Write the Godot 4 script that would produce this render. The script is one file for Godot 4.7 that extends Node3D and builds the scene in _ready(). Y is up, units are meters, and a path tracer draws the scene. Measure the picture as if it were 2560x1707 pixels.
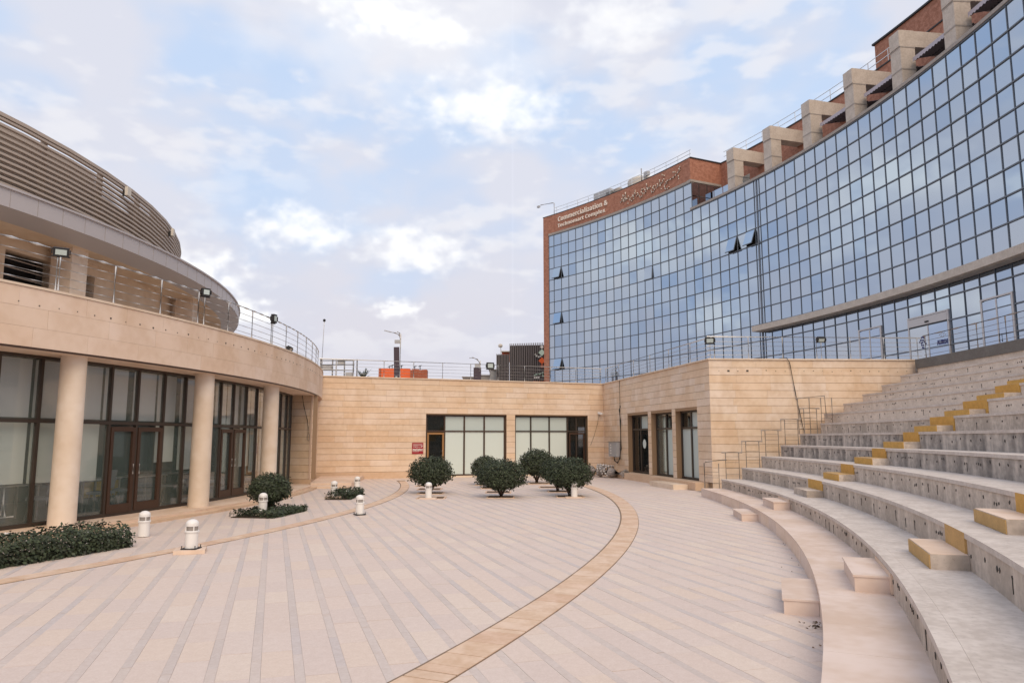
extends Node3D
# All plan positions are (X to the east, D ahead of the camera); world z = -D. The whole complex is laid out round one centre.
const CX := -39.4
const CD := 23.4
const FD := 25.0        # the glass facade has its own centre depth
const FR := 57.4
const ROW := 0.988
const TOP := 17.42
var M := {}
var used := {}
var rng := RandomNumberGenerator.new()
var UB: ArrayMesh

class MB:
	var v := PackedVector3Array()
	var n := PackedVector3Array()
	var c := PackedColorArray()
	var col := Color(1, 1, 1)
	var colored := false
	func tri(a: Vector3, b: Vector3, d: Vector3):
		var nn := (b - a).cross(d - a).normalized()
		v.append(a); v.append(d); v.append(b)
		for i in 3:
			n.append(nn); c.append(col)
	func quad(a: Vector3, b: Vector3, d: Vector3, e: Vector3):
		tri(a, b, d); tri(a, d, e)
	func box(o: Vector3, s: Vector3, b := Basis()):
		var p := []
		for k in 8:
			p.append(o + b * Vector3((s.x if k & 1 else -s.x) * 0.5, (s.y if k & 2 else -s.y) * 0.5, (s.z if k & 4 else -s.z) * 0.5))
		quad(p[4], p[5], p[7], p[6]); quad(p[1], p[0], p[2], p[3]); quad(p[5], p[1], p[3], p[7])
		quad(p[0], p[4], p[6], p[2]); quad(p[6], p[7], p[3], p[2]); quad(p[0], p[1], p[5], p[4])
	func smooth_quad(a: Vector3, b: Vector3, d: Vector3, e: Vector3, na: Vector3, nb: Vector3, nd: Vector3, ne: Vector3):
		for t in [[a, d, b, na, nd, nb], [a, e, d, na, ne, nd]]:
			for i in 3:
				v.append(t[i]); n.append(t[i + 3]); c.append(col)
	func tube(pts: Array, r, sides := 8, caps := true):
		var rings := []
		var nrm := []
		var prev := Vector3.UP
		for i in pts.size():
			var t: Vector3 = (pts[mini(i + 1, pts.size() - 1)] - pts[maxi(i - 1, 0)]).normalized()
			var s := t.cross(prev)
			if s.length() < 0.05:
				s = t.cross(Vector3.RIGHT)
			s = s.normalized()
			var u := t.cross(s).normalized()
			prev = u
			var rr: float = r[i] if r is Array else r
			var ring := []
			var nr := []
			for k in sides:
				var a := TAU * k / sides
				var dd := s * cos(a) + u * sin(a)
				nr.append(dd); ring.append(pts[i] + dd * rr)
			rings.append(ring); nrm.append(nr)
		for i in pts.size() - 1:
			for k in sides:
				var m := (k + 1) % sides
				smooth_quad(rings[i][k], rings[i][m], rings[i + 1][m], rings[i + 1][k], nrm[i][k], nrm[i][m], nrm[i + 1][m], nrm[i + 1][k])
		if caps:
			for k in sides:
				var m := (k + 1) % sides
				tri(pts[0], rings[0][m], rings[0][k]); tri(pts[-1], rings[-1][k], rings[-1][m])
	func lathe(o: Vector3, prof: Array, sides := 20):
		for i in prof.size() - 1:
			var a: Vector2 = prof[i]
			var b: Vector2 = prof[i + 1]
			var dn := Vector2(b.y - a.y, a.x - b.x).normalized()
			for k in sides:
				var p := TAU * k / sides
				var q := TAU * (k + 1) / sides
				var ep := Vector3(cos(p), 0, -sin(p))
				var eq := Vector3(cos(q), 0, -sin(q))
				var np := ep * dn.x + Vector3.UP * dn.y
				var nq := eq * dn.x + Vector3.UP * dn.y
				smooth_quad(o + ep * a.x + Vector3.UP * a.y, o + eq * a.x + Vector3.UP * a.y, o + eq * b.x + Vector3.UP * b.y, o + ep * b.x + Vector3.UP * b.y, np, nq, nq, np)
	# ring sector about (cx, cd) between radii, heights and angles in degrees
	func arc(r0: float, r1: float, y0: float, y1: float, a0: float, a1: float, step := 1.5, cx := -39.4, cd := 23.4):
		var k := maxi(1, ceili(absf(a1 - a0) / step))
		var P := func(r: float, y: float, a: float) -> Vector3:
			return Vector3(cx + r * cos(deg_to_rad(a)), y, -(cd + r * sin(deg_to_rad(a))))
		for i in k:
			var a := lerpf(a0, a1, float(i) / k)
			var b := lerpf(a0, a1, float(i + 1) / k)
			var na := Vector3(cos(deg_to_rad(a)), 0, -sin(deg_to_rad(a)))
			var nb := Vector3(cos(deg_to_rad(b)), 0, -sin(deg_to_rad(b)))
			smooth_quad(P.call(r0, y0, b), P.call(r0, y0, a), P.call(r0, y1, a), P.call(r0, y1, b), -nb, -na, -na, -nb)
			smooth_quad(P.call(r1, y0, a), P.call(r1, y0, b), P.call(r1, y1, b), P.call(r1, y1, a), na, nb, nb, na)
			quad(P.call(r0, y1, a), P.call(r1, y1, a), P.call(r1, y1, b), P.call(r0, y1, b))
			quad(P.call(r0, y0, b), P.call(r1, y0, b), P.call(r1, y0, a), P.call(r0, y0, a))
		if absf(a1 - a0) < 359.0:
			quad(P.call(r0, y0, a0), P.call(r1, y0, a0), P.call(r1, y1, a0), P.call(r0, y1, a0))
			quad(P.call(r1, y0, a1), P.call(r0, y0, a1), P.call(r0, y1, a1), P.call(r1, y1, a1))
	# convex polygon in plan, extruded
	func prism(poly: Array, y0: float, y1: float):
		var pk := PackedVector2Array(poly)
		var ix := Geometry2D.triangulate_polygon(pk)
		var f := func(q: Vector2, y: float) -> Vector3: return Vector3(q.x, y, -q.y)
		for i in range(0, ix.size(), 3):
			var a: Vector2 = pk[ix[i]]; var b: Vector2 = pk[ix[i + 1]]; var d: Vector2 = pk[ix[i + 2]]
			if (b - a).cross(d - a) < 0:
				var t := b; b = d; d = t
			tri(f.call(a, y1), f.call(b, y1), f.call(d, y1)); tri(f.call(a, y0), f.call(d, y0), f.call(b, y0))
		for i in pk.size():
			var a: Vector2 = pk[i]; var b: Vector2 = pk[(i + 1) % pk.size()]
			quad(f.call(a, y0), f.call(b, y0), f.call(b, y1), f.call(a, y1))
	func mesh() -> ArrayMesh:
		var a := []
		a.resize(Mesh.ARRAY_MAX)
		a[Mesh.ARRAY_VERTEX] = v; a[Mesh.ARRAY_NORMAL] = n
		if colored:
			a[Mesh.ARRAY_COLOR] = c
		var m := ArrayMesh.new()
		m.add_surface_from_arrays(Mesh.PRIMITIVE_TRIANGLES, a)
		return m

func G(x: float, d: float, y := 0.0) -> Vector3: return Vector3(x, y, -d)
func PL(r: float, a: float, y := 0.0) -> Vector3: return Vector3(CX + r * cos(deg_to_rad(a)), y, -(CD + r * sin(deg_to_rad(a))))
func FP(s: float, y: float, off := 0.0) -> Vector3:      # a point on the glass facade: s metres along it, off metres in front of it
	var p := s / FR
	return Vector3(CX + (FR - off) * cos(p), y, -(FD + (FR - off) * sin(p)))
func FB(s: float) -> Basis:                              # x along the facade to the viewer's right, y up, z out of it
	var p := s / FR
	return Basis(Vector3(sin(p), 0, cos(p)), Vector3.UP, Vector3(-cos(p), 0, sin(p)))
func RB(a: float) -> Basis:                              # x tangential, z radially outwards, at angle a round the centre
	var p := deg_to_rad(a)
	return Basis(Vector3(sin(p), 0, cos(p)) * -1.0, Vector3.UP, Vector3(cos(p), 0, -sin(p)))
func lin(r: float, g: float, b: float) -> Color: return Color(r, g, b).linear_to_srgb()

func numbered(called: String) -> String:
	used[called] = used.get(called, -1) + 1
	return called if used[called] == 0 else "%s_%03d" % [called, used[called]]
func tag(o: Node, label: String, category: String, group := ""):
	o.set_meta("label", label); o.set_meta("category", category)
	if group: o.set_meta("group", group)
func thing(called: String, label: String, category: String, at := Vector3.ZERO, group := "") -> Node3D:
	var o := Node3D.new()
	o.name = numbered(called); add_child(o); o.position = at
	tag(o, label, category, group)
	return o
func part(parent: Node3D, called: String, mb, m: Material) -> MeshInstance3D:   # a mesh in world coordinates, hung under parent
	var o := MeshInstance3D.new()
	o.name = called; o.mesh = mb.mesh() if mb is MB else mb; o.material_override = m
	parent.add_child(o, true)
	if parent != self: o.global_position = Vector3.ZERO
	return o
func lpart(parent: Node3D, called: String, mb, m: Material, t := Transform3D()) -> MeshInstance3D:   # a mesh in its parent's own axes
	var o := MeshInstance3D.new()
	o.name = called; o.mesh = mb.mesh() if mb is MB else mb; o.material_override = m
	parent.add_child(o, true); o.transform = t
	return o
func piece(parent: Node3D, called: String, m: Material, at: Vector3, b: Basis, s: Vector3) -> MeshInstance3D:   # one box-shaped piece, sharing the unit box
	var o := MeshInstance3D.new()
	o.name = called; o.mesh = UB; o.material_override = m
	parent.add_child(o, true)
	o.global_transform = Transform3D(Basis(b.x * s.x, b.y * s.y, b.z * s.z), at)
	return o
func struct(called: String, mb: MB, m: Material) -> MeshInstance3D:
	var o := part(self, numbered(called), mb, m)
	o.set_meta("kind", "structure")
	return o
func copy(o: Node3D, called: String, label: String, at: Vector3, turn := 0.0, size := 1.0) -> Node3D:
	var r: Node3D = o.duplicate()
	r.name = numbered(called); add_child(r); r.position = at; r.rotation.y = turn; r.scale = Vector3.ONE * size
	r.set_meta("label", label)
	return r

func fbm_image(seed_: int, size: int, freq: float, oct: int) -> Image:
	var f := FastNoiseLite.new()
	f.seed = seed_; f.noise_type = FastNoiseLite.TYPE_SIMPLEX_SMOOTH; f.frequency = freq; f.fractal_octaves = oct
	return f.get_seamless_image(size, size)
func tex_mix(seed_: int, lo: Color, hi: Color, f1: float, f2: float, w2 := 0.4, spots := 0.0, stretch := 1) -> ImageTexture:
	var a := fbm_image(seed_, 256, f1, 4)
	var b := fbm_image(seed_ + 7, 256, f2, 3)
	if stretch > 1:
		a.resize(256, 256 * stretch, Image.INTERPOLATE_CUBIC)
		a = a.get_region(Rect2i(0, 0, 256, 256))
	var o := Image.create(256, 256, false, Image.FORMAT_RGB8)
	for y in 256:
		for x in 256:
			var k := clampf(a.get_pixel(x, y).r * (1.0 - w2) + b.get_pixel(x, y).r * w2, 0, 1)
			k = smoothstep(0.15, 0.85, k)
			var q := lo.lerp(hi, k)
			if spots > 0.0 and b.get_pixel((x * 3) % 256, (y * 3) % 256).r > 0.82:
				q = q * (1.0 - spots)
			o.set_pixel(x, y, q)
	return ImageTexture.create_from_image(o)
func mat(called: String, c: Color, rough := 0.8, metal := 0.0, tex: Texture2D = null, scale := 0.5, bump := 0.0) -> StandardMaterial3D:
	var m := StandardMaterial3D.new()
	m.resource_name = called; m.albedo_color = c.linear_to_srgb(); m.roughness = rough; m.metallic = metal
	m.cull_mode = BaseMaterial3D.CULL_DISABLED
	if tex:
		m.albedo_texture = tex; m.uv1_triplanar = true; m.uv1_world_triplanar = true; m.uv1_scale = Vector3.ONE * scale
		if bump > 0.0:
			m.heightmap_enabled = true; m.heightmap_texture = tex; m.heightmap_scale = bump
	M[called] = m
	return m
func pane_mat(called: String, c: Color, alpha: float) -> StandardMaterial3D:
	var m := StandardMaterial3D.new()
	m.resource_name = called; m.albedo_color = Color(c.r, c.g, c.b, alpha); m.roughness = 0.03; m.transparency = BaseMaterial3D.TRANSPARENCY_ALPHA; m.cull_mode = BaseMaterial3D.CULL_DISABLED
	M[called] = m
	return m

func materials():
	var b := MB.new()
	b.box(Vector3.ZERO, Vector3.ONE)
	UB = b.mesh()
	var ts := tex_mix(3, Color(0.955, 0.945, 0.935), Color(1, 1, 1), 0.02, 0.09, 0.6)
	var tw := tex_mix(11, Color(0.93, 0.90, 0.86), Color(1, 1, 1), 0.008, 0.05, 0.3)
	var tc := tex_mix(21, Color(0.89, 0.88, 0.87), Color(1, 1, 1), 0.018, 0.10, 0.5, 0.10)
	var td := tex_mix(31, Color(0.55, 0.55, 0.56), Color(1, 1, 1), 0.014, 0.05, 0.25, 0.15, 5)
	var tr := tex_mix(51, Color(0.76, 0.75, 0.74), Color(1, 1, 1), 0.013, 0.06, 0.35, 0.12, 4)
	var tb := tex_mix(41, Color(0.75, 0.70, 0.66), Color(1, 1, 1), 0.03, 0.14, 0.5)
	for i in 6:
		var k: Array = [[0.70, 0.58, 0.51], [0.68, 0.565, 0.50], [0.715, 0.60, 0.52], [0.69, 0.58, 0.52], [0.705, 0.58, 0.495], [0.67, 0.56, 0.505]][i]
		mat("paving%d" % i, Color(k[0], k[1], k[2]), 0.75, 0, ts, 1.7, 0.1)
		var g: Array = [[0.60, 0.52, 0.48], [0.62, 0.53, 0.485], [0.585, 0.515, 0.49], [0.63, 0.54, 0.49], [0.59, 0.51, 0.47], [0.62, 0.535, 0.49]][i]
		mat("strip%d" % i, Color(g[0], g[1], g[2]), 0.75, 0, ts, 0.9)
		var w: Array = [[0.775, 0.62, 0.48], [0.785, 0.635, 0.51], [0.77, 0.60, 0.45], [0.79, 0.65, 0.535], [0.78, 0.625, 0.495], [0.765, 0.585, 0.43]][i]
		mat("stone%d" % i, Color(w[0], w[1], w[2]), 0.7, 0, tw, 0.35)
		var f: Array = [[0.775, 0.61, 0.49], [0.785, 0.62, 0.505], [0.77, 0.60, 0.475], [0.79, 0.63, 0.52], [0.775, 0.605, 0.485], [0.77, 0.59, 0.46]][i]
		mat("fascia%d" % i, Color(f[0], f[1], f[2]), 0.75, 0, tw, 0.3)
		var o: Array = [[0.72, 0.53, 0.40], [0.70, 0.51, 0.38], [0.73, 0.555, 0.425], [0.69, 0.495, 0.37], [0.72, 0.545, 0.42], [0.71, 0.525, 0.39]][i]
		mat("band%d" % i, Color(o[0], o[1], o[2]), 0.8, 0, tw, 1.1, 0.2)
	mat("paving_stuff", Color(1, 1, 1), 0.75, 0, ts, 0.9).vertex_color_use_as_albedo = true
	mat("mortar", Color(0.30, 0.26, 0.235), 0.95)
	mat("joint", Color(0.22, 0.15, 0.10), 0.95)
	mat("stone_core", Color(0.34, 0.22, 0.13), 0.9)
	mat("fascia_core", Color(0.48, 0.34, 0.26), 0.9)
	mat("coping", Color(0.75, 0.62, 0.50), 0.75, 0, tw, 0.3)
	mat("plinth", Color(0.67, 0.49, 0.35), 0.75, 0, tw, 0.4)
	mat("concrete", Color(0.72, 0.615, 0.525), 0.85, 0, tr, 0.6, 0.3)
	mat("concrete_stained", Color(0.60, 0.525, 0.46), 0.85, 0, td, 0.5, 0.3)
	mat("concrete_pale", Color(0.75, 0.64, 0.545), 0.85, 0, tc, 0.45, 0.3)
	mat("tread", Color(0.66, 0.585, 0.53), 0.8, 0, tc, 0.4, 0.3)
	mat("pink_stone", Color(0.73, 0.595, 0.52), 0.75, 0, tw, 0.4)
	mat("concrete_frame", Color(0.60, 0.53, 0.465), 0.85, 0, tc, 0.3)
	mat("coping_dark", Color(0.17, 0.155, 0.14), 0.8, 0, tc, 0.4)
	mat("ledge", Color(0.40, 0.36, 0.33), 0.8, 0, tc, 0.3)
	mat("yellow", Color(0.66, 0.38, 0.09), 0.8, 0, tc, 1.2)
	mat("yellow_worn", Color(0.60, 0.38, 0.15), 0.85, 0, tc, 0.9)
	mat("brick", Color(0.50, 0.24, 0.165), 0.9, 0, tb, 0.45, 1.0)
	mat("hole_shade_and_drip", Color(0.08, 0.07, 0.06), 0.95)  # near-black painted for the shade inside holes, and for drips below them
	mat("steel", Color(0.72, 0.71, 0.70), 0.35, 0.75)
	mat("steel_dull", Color(0.34, 0.29, 0.255), 0.45, 0.5)
	mat("black", Color(0.02, 0.02, 0.022), 0.6)
	mat("rubber", Color(0.03, 0.028, 0.026), 0.8)
	mat("white_paint", Color(0.80, 0.78, 0.76), 0.45)
	mat("lens", Color(0.30, 0.27, 0.25), 0.2)
	mat("brown_frame", Color(0.055, 0.027, 0.016), 0.5)
	mat("dark_frame", Color(0.045, 0.032, 0.024), 0.5)
	mat("wood_frame", Color(0.30, 0.15, 0.05), 0.5)
	mat("blind", Color(0.46, 0.47, 0.47), 0.9)
	mat("blind_green", Color(0.50, 0.54, 0.50), 0.9)
	mat("frosted", Color(0.62, 0.70, 0.67), 0.35)
	mat("frosted_dim", Color(0.48, 0.56, 0.55), 0.35)
	pane_mat("glass", Color(0.75, 0.85, 0.82), 0.06)
	pane_mat("glass_dark", Color(0.10, 0.12, 0.12), 0.62)
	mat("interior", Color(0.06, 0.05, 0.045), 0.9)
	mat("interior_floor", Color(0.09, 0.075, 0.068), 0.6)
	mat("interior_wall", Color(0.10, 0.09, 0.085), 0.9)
	mat("soffit", Color(0.775, 0.61, 0.49), 0.85, 0, tw, 0.3)
	mat("pavilion_tan", Color(0.775, 0.62, 0.48), 0.85, 0, tw, 0.2)
	mat("column", Color(0.80, 0.69, 0.59), 0.7, 0, tw, 0.3)
	mat("metal_band", Color(0.50, 0.46, 0.46), 0.45, 0.15)
	mat("slat", Color(0.44, 0.36, 0.30), 0.6)
	mat("slat_dark", Color(0.20, 0.20, 0.20), 0.7)
	mat("mullion", Color(0.12, 0.14, 0.17), 0.4)
	mat("mullion_pale", Color(0.22, 0.25, 0.30), 0.4, 0.3)
	for i in 7:
		var k: Array = [[0.415, 0.485, 0.575], [0.40, 0.475, 0.57], [0.43, 0.495, 0.575], [0.455, 0.51, 0.575], [0.415, 0.48, 0.565], [0.50, 0.54, 0.58], [0.35, 0.435, 0.55]][i]
		mat("pane%d" % i, Color(k[0], k[1], k[2]), [0.03, 0.03, 0.05, 0.08, 0.04, 0.14, 0.03][i], 1.0)
	mat("door_pane", Color(0.40, 0.48, 0.60), 0.05, 1.0)
	mat("aluminium", Color(0.60, 0.565, 0.56), 0.5)
	mat("awning", Color(0.24, 0.21, 0.24), 0.6, 0.2)
	mat("flashing", Color(0.46, 0.42, 0.47), 0.5)
	mat("lettering", Color(0.82, 0.72, 0.62), 0.5)
	mat("lettering_blue", Color(0.02, 0.02, 0.14), 0.6)
	mat("lettering_white", Color(0.80, 0.80, 0.76), 0.6)
	mat("red_sign", Color(0.32, 0.015, 0.025), 0.45)
	mat("orange", Color(0.75, 0.13, 0.03), 0.6)
	mat("orange_dull", Color(0.42, 0.12, 0.06), 0.7)
	mat("slat_grey", Color(0.17, 0.15, 0.15), 0.6)
	mat("slat_back", Color(0.03, 0.026, 0.027), 0.8)
	mat("banner", Color(0.07, 0.05, 0.065), 0.8)
	mat("pale_green", Color(0.55, 0.72, 0.60), 0.6)
	mat("cream", Color(0.62, 0.57, 0.50), 0.7)
	mat("grey_box", Color(0.42, 0.42, 0.43), 0.5)
	mat("soil", Color(0.055, 0.035, 0.022), 1.0)
	mat("bark", Color(0.10, 0.065, 0.045), 0.95)
	mat("leaf", Color(1, 1, 1), 0.7).vertex_color_use_as_albedo = true
	mat("petal", Color(0.75, 0.72, 0.70), 0.8)
	mat("cloth", Color(0.42, 0.37, 0.34), 0.95, 0, tc, 2.0)
	mat("cloth_pale", Color(0.62, 0.58, 0.56), 0.95)
	mat("desk", Color(0.52, 0.50, 0.48), 0.5)
	mat("chair_grey", Color(0.20, 0.20, 0.21), 0.6)
	mat("yellow_panel", Color(0.40, 0.25, 0.03), 0.5)
	mat("ground", Color(0.30, 0.26, 0.22), 0.95)
	mat("terrace", Color(0.42, 0.37, 0.33), 0.9)
	mat("dry_leaf", Color(0.20, 0.12, 0.06), 0.9)

func sky_image() -> Image:
	var puffs := [[-7.7,30.6,6.8,3.0,1.0],[-4.2,29.3,3.4,2.4,0.9],[-12.3,31.1,3.1,1.6,0.55],[-15.3,29.3,2.7,1.9,0.45],[11.1,28.6,2.7,2.4,0.85],[5.5,29.0,1.8,1.2,0.6],[11.6,26.5,2.0,1.6,0.7],[12.8,23.6,2.5,1.4,0.9],[9.1,24.5,1.4,1.1,0.6],[21.2,25.0,1.6,0.8,0.9],[18.0,24.5,0.8,0.4,0.6],[-8.9,22.2,2.2,2.3,1.0],[-14.3,20.8,1.7,0.8,0.8],[-16.6,21.1,1.0,0.6,0.7],[-4.4,21.9,2.1,0.8,0.6],[-1.3,19.0,2.4,1.4,0.8],[-4.8,20.1,1.4,1.0,0.6],[3.3,20.1,2.1,1.6,0.5],[-22.9,15.3,2.2,0.7,0.9],[-25.2,20.3,0.9,0.3,0.7],[-22.5,19.5,2.2,0.4,0.6],[-27.1,18.0,0.9,0.4,0.6],[-18.1,17.7,1.3,1.2,0.5],[-31.5,26.9,1.9,1.3,0.6],[-34.9,24.6,2.2,0.6,0.5],[-24.9,29.3,1.8,0.8,0.6],[-35.1,26.8,1.7,1.0,0.5],[-23.4,27.3,1.0,0.5,0.4],[-4.0,12.9,1.8,0.5,0.6],[-15.2,14.7,0.5,0.3,0.6],[-19.5,13.5,0.5,0.3,0.5],[-9.4,10.8,2.7,0.6,0.3],[-30.7,19.0,1.5,0.4,0.4],[-28.1,20.8,0.7,0.2,0.5],[-21.3,23.7,0.5,0.2,0.4],[-9.9,31.0,2.8,1.7,1],[-6.3,29.2,2.8,2.3,1],[-3.1,30.2,2.5,1.7,1],[-0.9,29.1,2.2,1.4,0.7],[-16.7,30.0,2.0,1.6,0.6],[-14.0,30.6,2.4,1.4,0.7],[-2.0,27.3,2.5,1.2,0.6],[-10.7,22.0,1.4,1.2,0.8],[-7.5,20.6,2.1,1.3,0.7],[10.8,30.1,1.7,1.1,0.8],[14.7,23.6,1.0,0.7,0.6],[-11.3,19.8,2.0,0.9,0.5]]
	var soft := [[-6.3,29.5,10.0,4.2,0.55],[10.7,26.0,5.7,5.5,0.5],[-2.7,19.5,14.5,3.5,0.35],[-24.5,17.6,10.2,3.2,0.4],[-32.8,26.1,5.9,2.8,0.4],[-9.4,12.8,17.1,3.9,0.2]]
	var blues := [[-19.0,24.9,8.6,2.6,0.8],[2.6,27.0,4.6,4.4,0.6],[-13.8,24.0,6.8,1.8,0.6],[-28.6,24.4,5.2,1.6,0.5],[2.3,23.0,5.6,1.9,0.4],[-20.8,22.0,3.8,1.2,0.5],[17.5,27.4,3.8,2.2,0.35]]
	# the rest of the sky goes on as the part in view
	var r := RandomNumberGenerator.new()
	r.seed = 77
	for i in 150:
		var az := r.randf_range(40, 320)
		var el := r.randf_range(8, 65)
		var k := r.randf_range(0.7, 2.6) * (1.0 + el / 60.0)
		puffs.append([az if az < 180 else az - 360, el, k * 1.3, k * 0.65, r.randf_range(0.45, 1.0)])
		if i % 6 == 1:
			soft.append([az if az < 180 else az - 360, el, k * 4.0, k * 2.0, r.randf_range(0.3, 0.55)])
		if i % 4 == 0:
			blues.append([az if az < 180 else az - 360, el + 2.0, k * 3.0, k * 1.3, r.randf_range(0.3, 0.7)])
	var f := FastNoiseLite.new()
	f.seed = 5; f.frequency = 1.6; f.fractal_octaves = 4
	var im := Image.create(1024, 512, false, Image.FORMAT_RGBF)
	var hor := Color(0.565, 0.555, 0.61)
	var veil := Color(0.565, 0.58, 0.655)
	var mid := Color(0.42, 0.535, 0.72)
	var top := Color(0.32, 0.46, 0.72)
	im.fill(Color(0.45, 0.40, 0.37))
	for y in 257:
		var el := 90.0 - (y + 0.5) * 180.0 / 512.0
		var base := hor.lerp(mid, smoothstep(2.0, 27.0, el)).lerp(top, smoothstep(25.0, 60.0, el))
		for x in 1024:
			var az := (x + 0.5) * 360.0 / 1024.0 - 180.0
			var e := deg_to_rad(maxf(el, 0.0))
			var d := Vector3(sin(deg_to_rad(az)) * cos(e), sin(e) * 1.9, -cos(deg_to_rad(az)) * cos(e))
			var k := f.get_noise_3dv(d * 2.6 + Vector3.ONE * 40.0) * 0.5 + 0.5
			var cover := clampf(smoothstep(0.28, 0.66, k) * 0.9 + 0.12, 0, 1)
			im.set_pixel(x, y, base.lerp(veil.lerp(hor, smoothstep(18.0, 6.0, el)), cover))
	im.resize(4096, 2048, Image.INTERPOLATE_CUBIC)
	var g := FastNoiseLite.new()
	g.seed = 9; g.frequency = 1.0; g.fractal_octaves = 5
	var ppd := 4096.0 / 360.0
	var off := 0.0
	# broken sheet of small cloudlets
	for yy in range(int(42.0 * ppd), int(87.0 * ppd)):
		var el := 90.0 - (yy + 0.5) / ppd
		var e := deg_to_rad(el)
		var ce := cos(e)
		var se := sin(e) * 2.6
		var fade := smoothstep(3.0, 10.0, el) * smoothstep(48.0, 34.0, el)
		for xx in 4096:
			var az := ((xx + 0.5) / ppd - 180.0) * PI / 180.0
			var d := Vector3(sin(az) * ce, se, -cos(az) * ce)
			var w := smoothstep(0.02, 0.62, g.get_noise_3dv(d * 13.0 + Vector3.ONE * 40.0) + f.get_noise_3dv(d * 2.0 + Vector3.ONE * 30.0) * 0.75) * fade
			if w > 0.01:
				im.set_pixel(xx, yy, im.get_pixel(xx, yy).lerp(Color(0.70, 0.695, 0.72), w * 0.55))
	for pass_ in 3:
		for p in [blues, puffs, soft][[0, 2, 1][pass_]]:
			off += 3.7
			var freq: float = 11.0 if pass_ < 2 else 42.0 / sqrt((p[2] + p[3]) * 0.5)
			var mx: float = p[2] * (2.9 if pass_ == 2 else 2.8)
			var my: float = p[3] * (2.9 if pass_ == 2 else 2.8)
			for yy in range(int((90.0 - p[1] - my) * ppd), int((90.0 - p[1] + my) * ppd)):
				var el := 90.0 - (yy + 0.5) / ppd
				if yy < 0 or el < 0.5: continue
				for xx in range(int((p[0] + 180.0 - mx) * ppd), int((p[0] + 180.0 + mx) * ppd)):
					var az := (xx + 0.5) / ppd - 180.0
					var q := Vector2((az - p[0]) / p[2], (el - p[1]) / p[3])
					if pass_ == 2 and q.y < 0.0: q.y *= 1.35      # flatter bases
					var e := deg_to_rad(el)
					var d := Vector3(sin(deg_to_rad(az)) * cos(e), sin(e) * 1.6, -cos(deg_to_rad(az)) * cos(e))
					var nz := g.get_noise_3dv(d * freq + Vector3(off + 200.0, 200, 200))
					var w: float = smoothstep(1.65, 0.15, q.length() + nz * (0.9 if pass_ < 2 else 1.0)) * p[4]
					if w < 0.004: continue
					var xi := posmod(xx, 4096)
					var c := im.get_pixel(xi, yy)
					if pass_ == 0:
						c = c.lerp(Color(0.41, 0.545, 0.745), w * 0.85)
					elif pass_ == 1:
						c = c.lerp(Color(0.72, 0.725, 0.76), w)
					else:
						var fine := g.get_noise_3dv(d * 60.0 + Vector3.ONE * 200.0)
						var white := Color(0.76, 0.765, 0.79).lerp(Color(0.87, 0.87, 0.86), clampf(w * 1.3, 0, 1))
						c = c.lerp(white, clampf(w * (1.1 + fine * 0.35), 0, 1))
					im.set_pixel(xi, yy, c)
	return im

func _ready():
	rng.seed = 20
	# camera
	var cam := Camera3D.new()
	cam.name = "camera"; add_child(cam)
	cam.position = Vector3(0, 1.8, 0); cam.rotation_degrees = Vector3(7.437, 0, 0); cam.fov = 49.53; cam.near = 0.05; cam.far = 3000.0; cam.current = true
	# sky
	var env := Environment.new()
	env.background_mode = Environment.BG_SKY
	var sm := PanoramaSkyMaterial.new()
	sm.panorama = ImageTexture.create_from_image(sky_image())
	var sk := Sky.new()
	sk.sky_material = sm
	env.sky = sk
	env.background_energy_multiplier = 1.0
	env.tonemap_mode = Environment.TONE_MAPPER_LINEAR
	env.tonemap_exposure = 1.32
	env.sdfgi_enabled = true; env.ssao_enabled = true; env.ssil_enabled = true
	var we := WorldEnvironment.new()
	we.name = "environment"; we.environment = env; add_child(we)
	# sun, veiled by thin cloud
	var sun := DirectionalLight3D.new()
	sun.name = "sun"; add_child(sun)
	sun.rotation_degrees = Vector3(-42, 18, 0)
	sun.light_energy = 0.5; sun.light_angular_distance = 50.0; sun.light_color = Color(1.0, 0.90, 0.76); sun.shadow_enabled = true
	materials()
	setting()
	tiers()
	court_walls()
	round_building()
	pavilion()
	office_building()
	beyond_terrace()
	railings()
	courtyard_things()
	print("built")

func wall_line(x: float) -> float: return 32.635 + (x + 8.54) * 0.37376      # depth of the far courtyard wall
func on_court(x: float, d: float) -> bool:
	var r := Vector2(x - CX, d - CD).length()
	return r > 31.9 and r < 45.75 and d < wall_line(x) + 0.3 and d > -3.0

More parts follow.
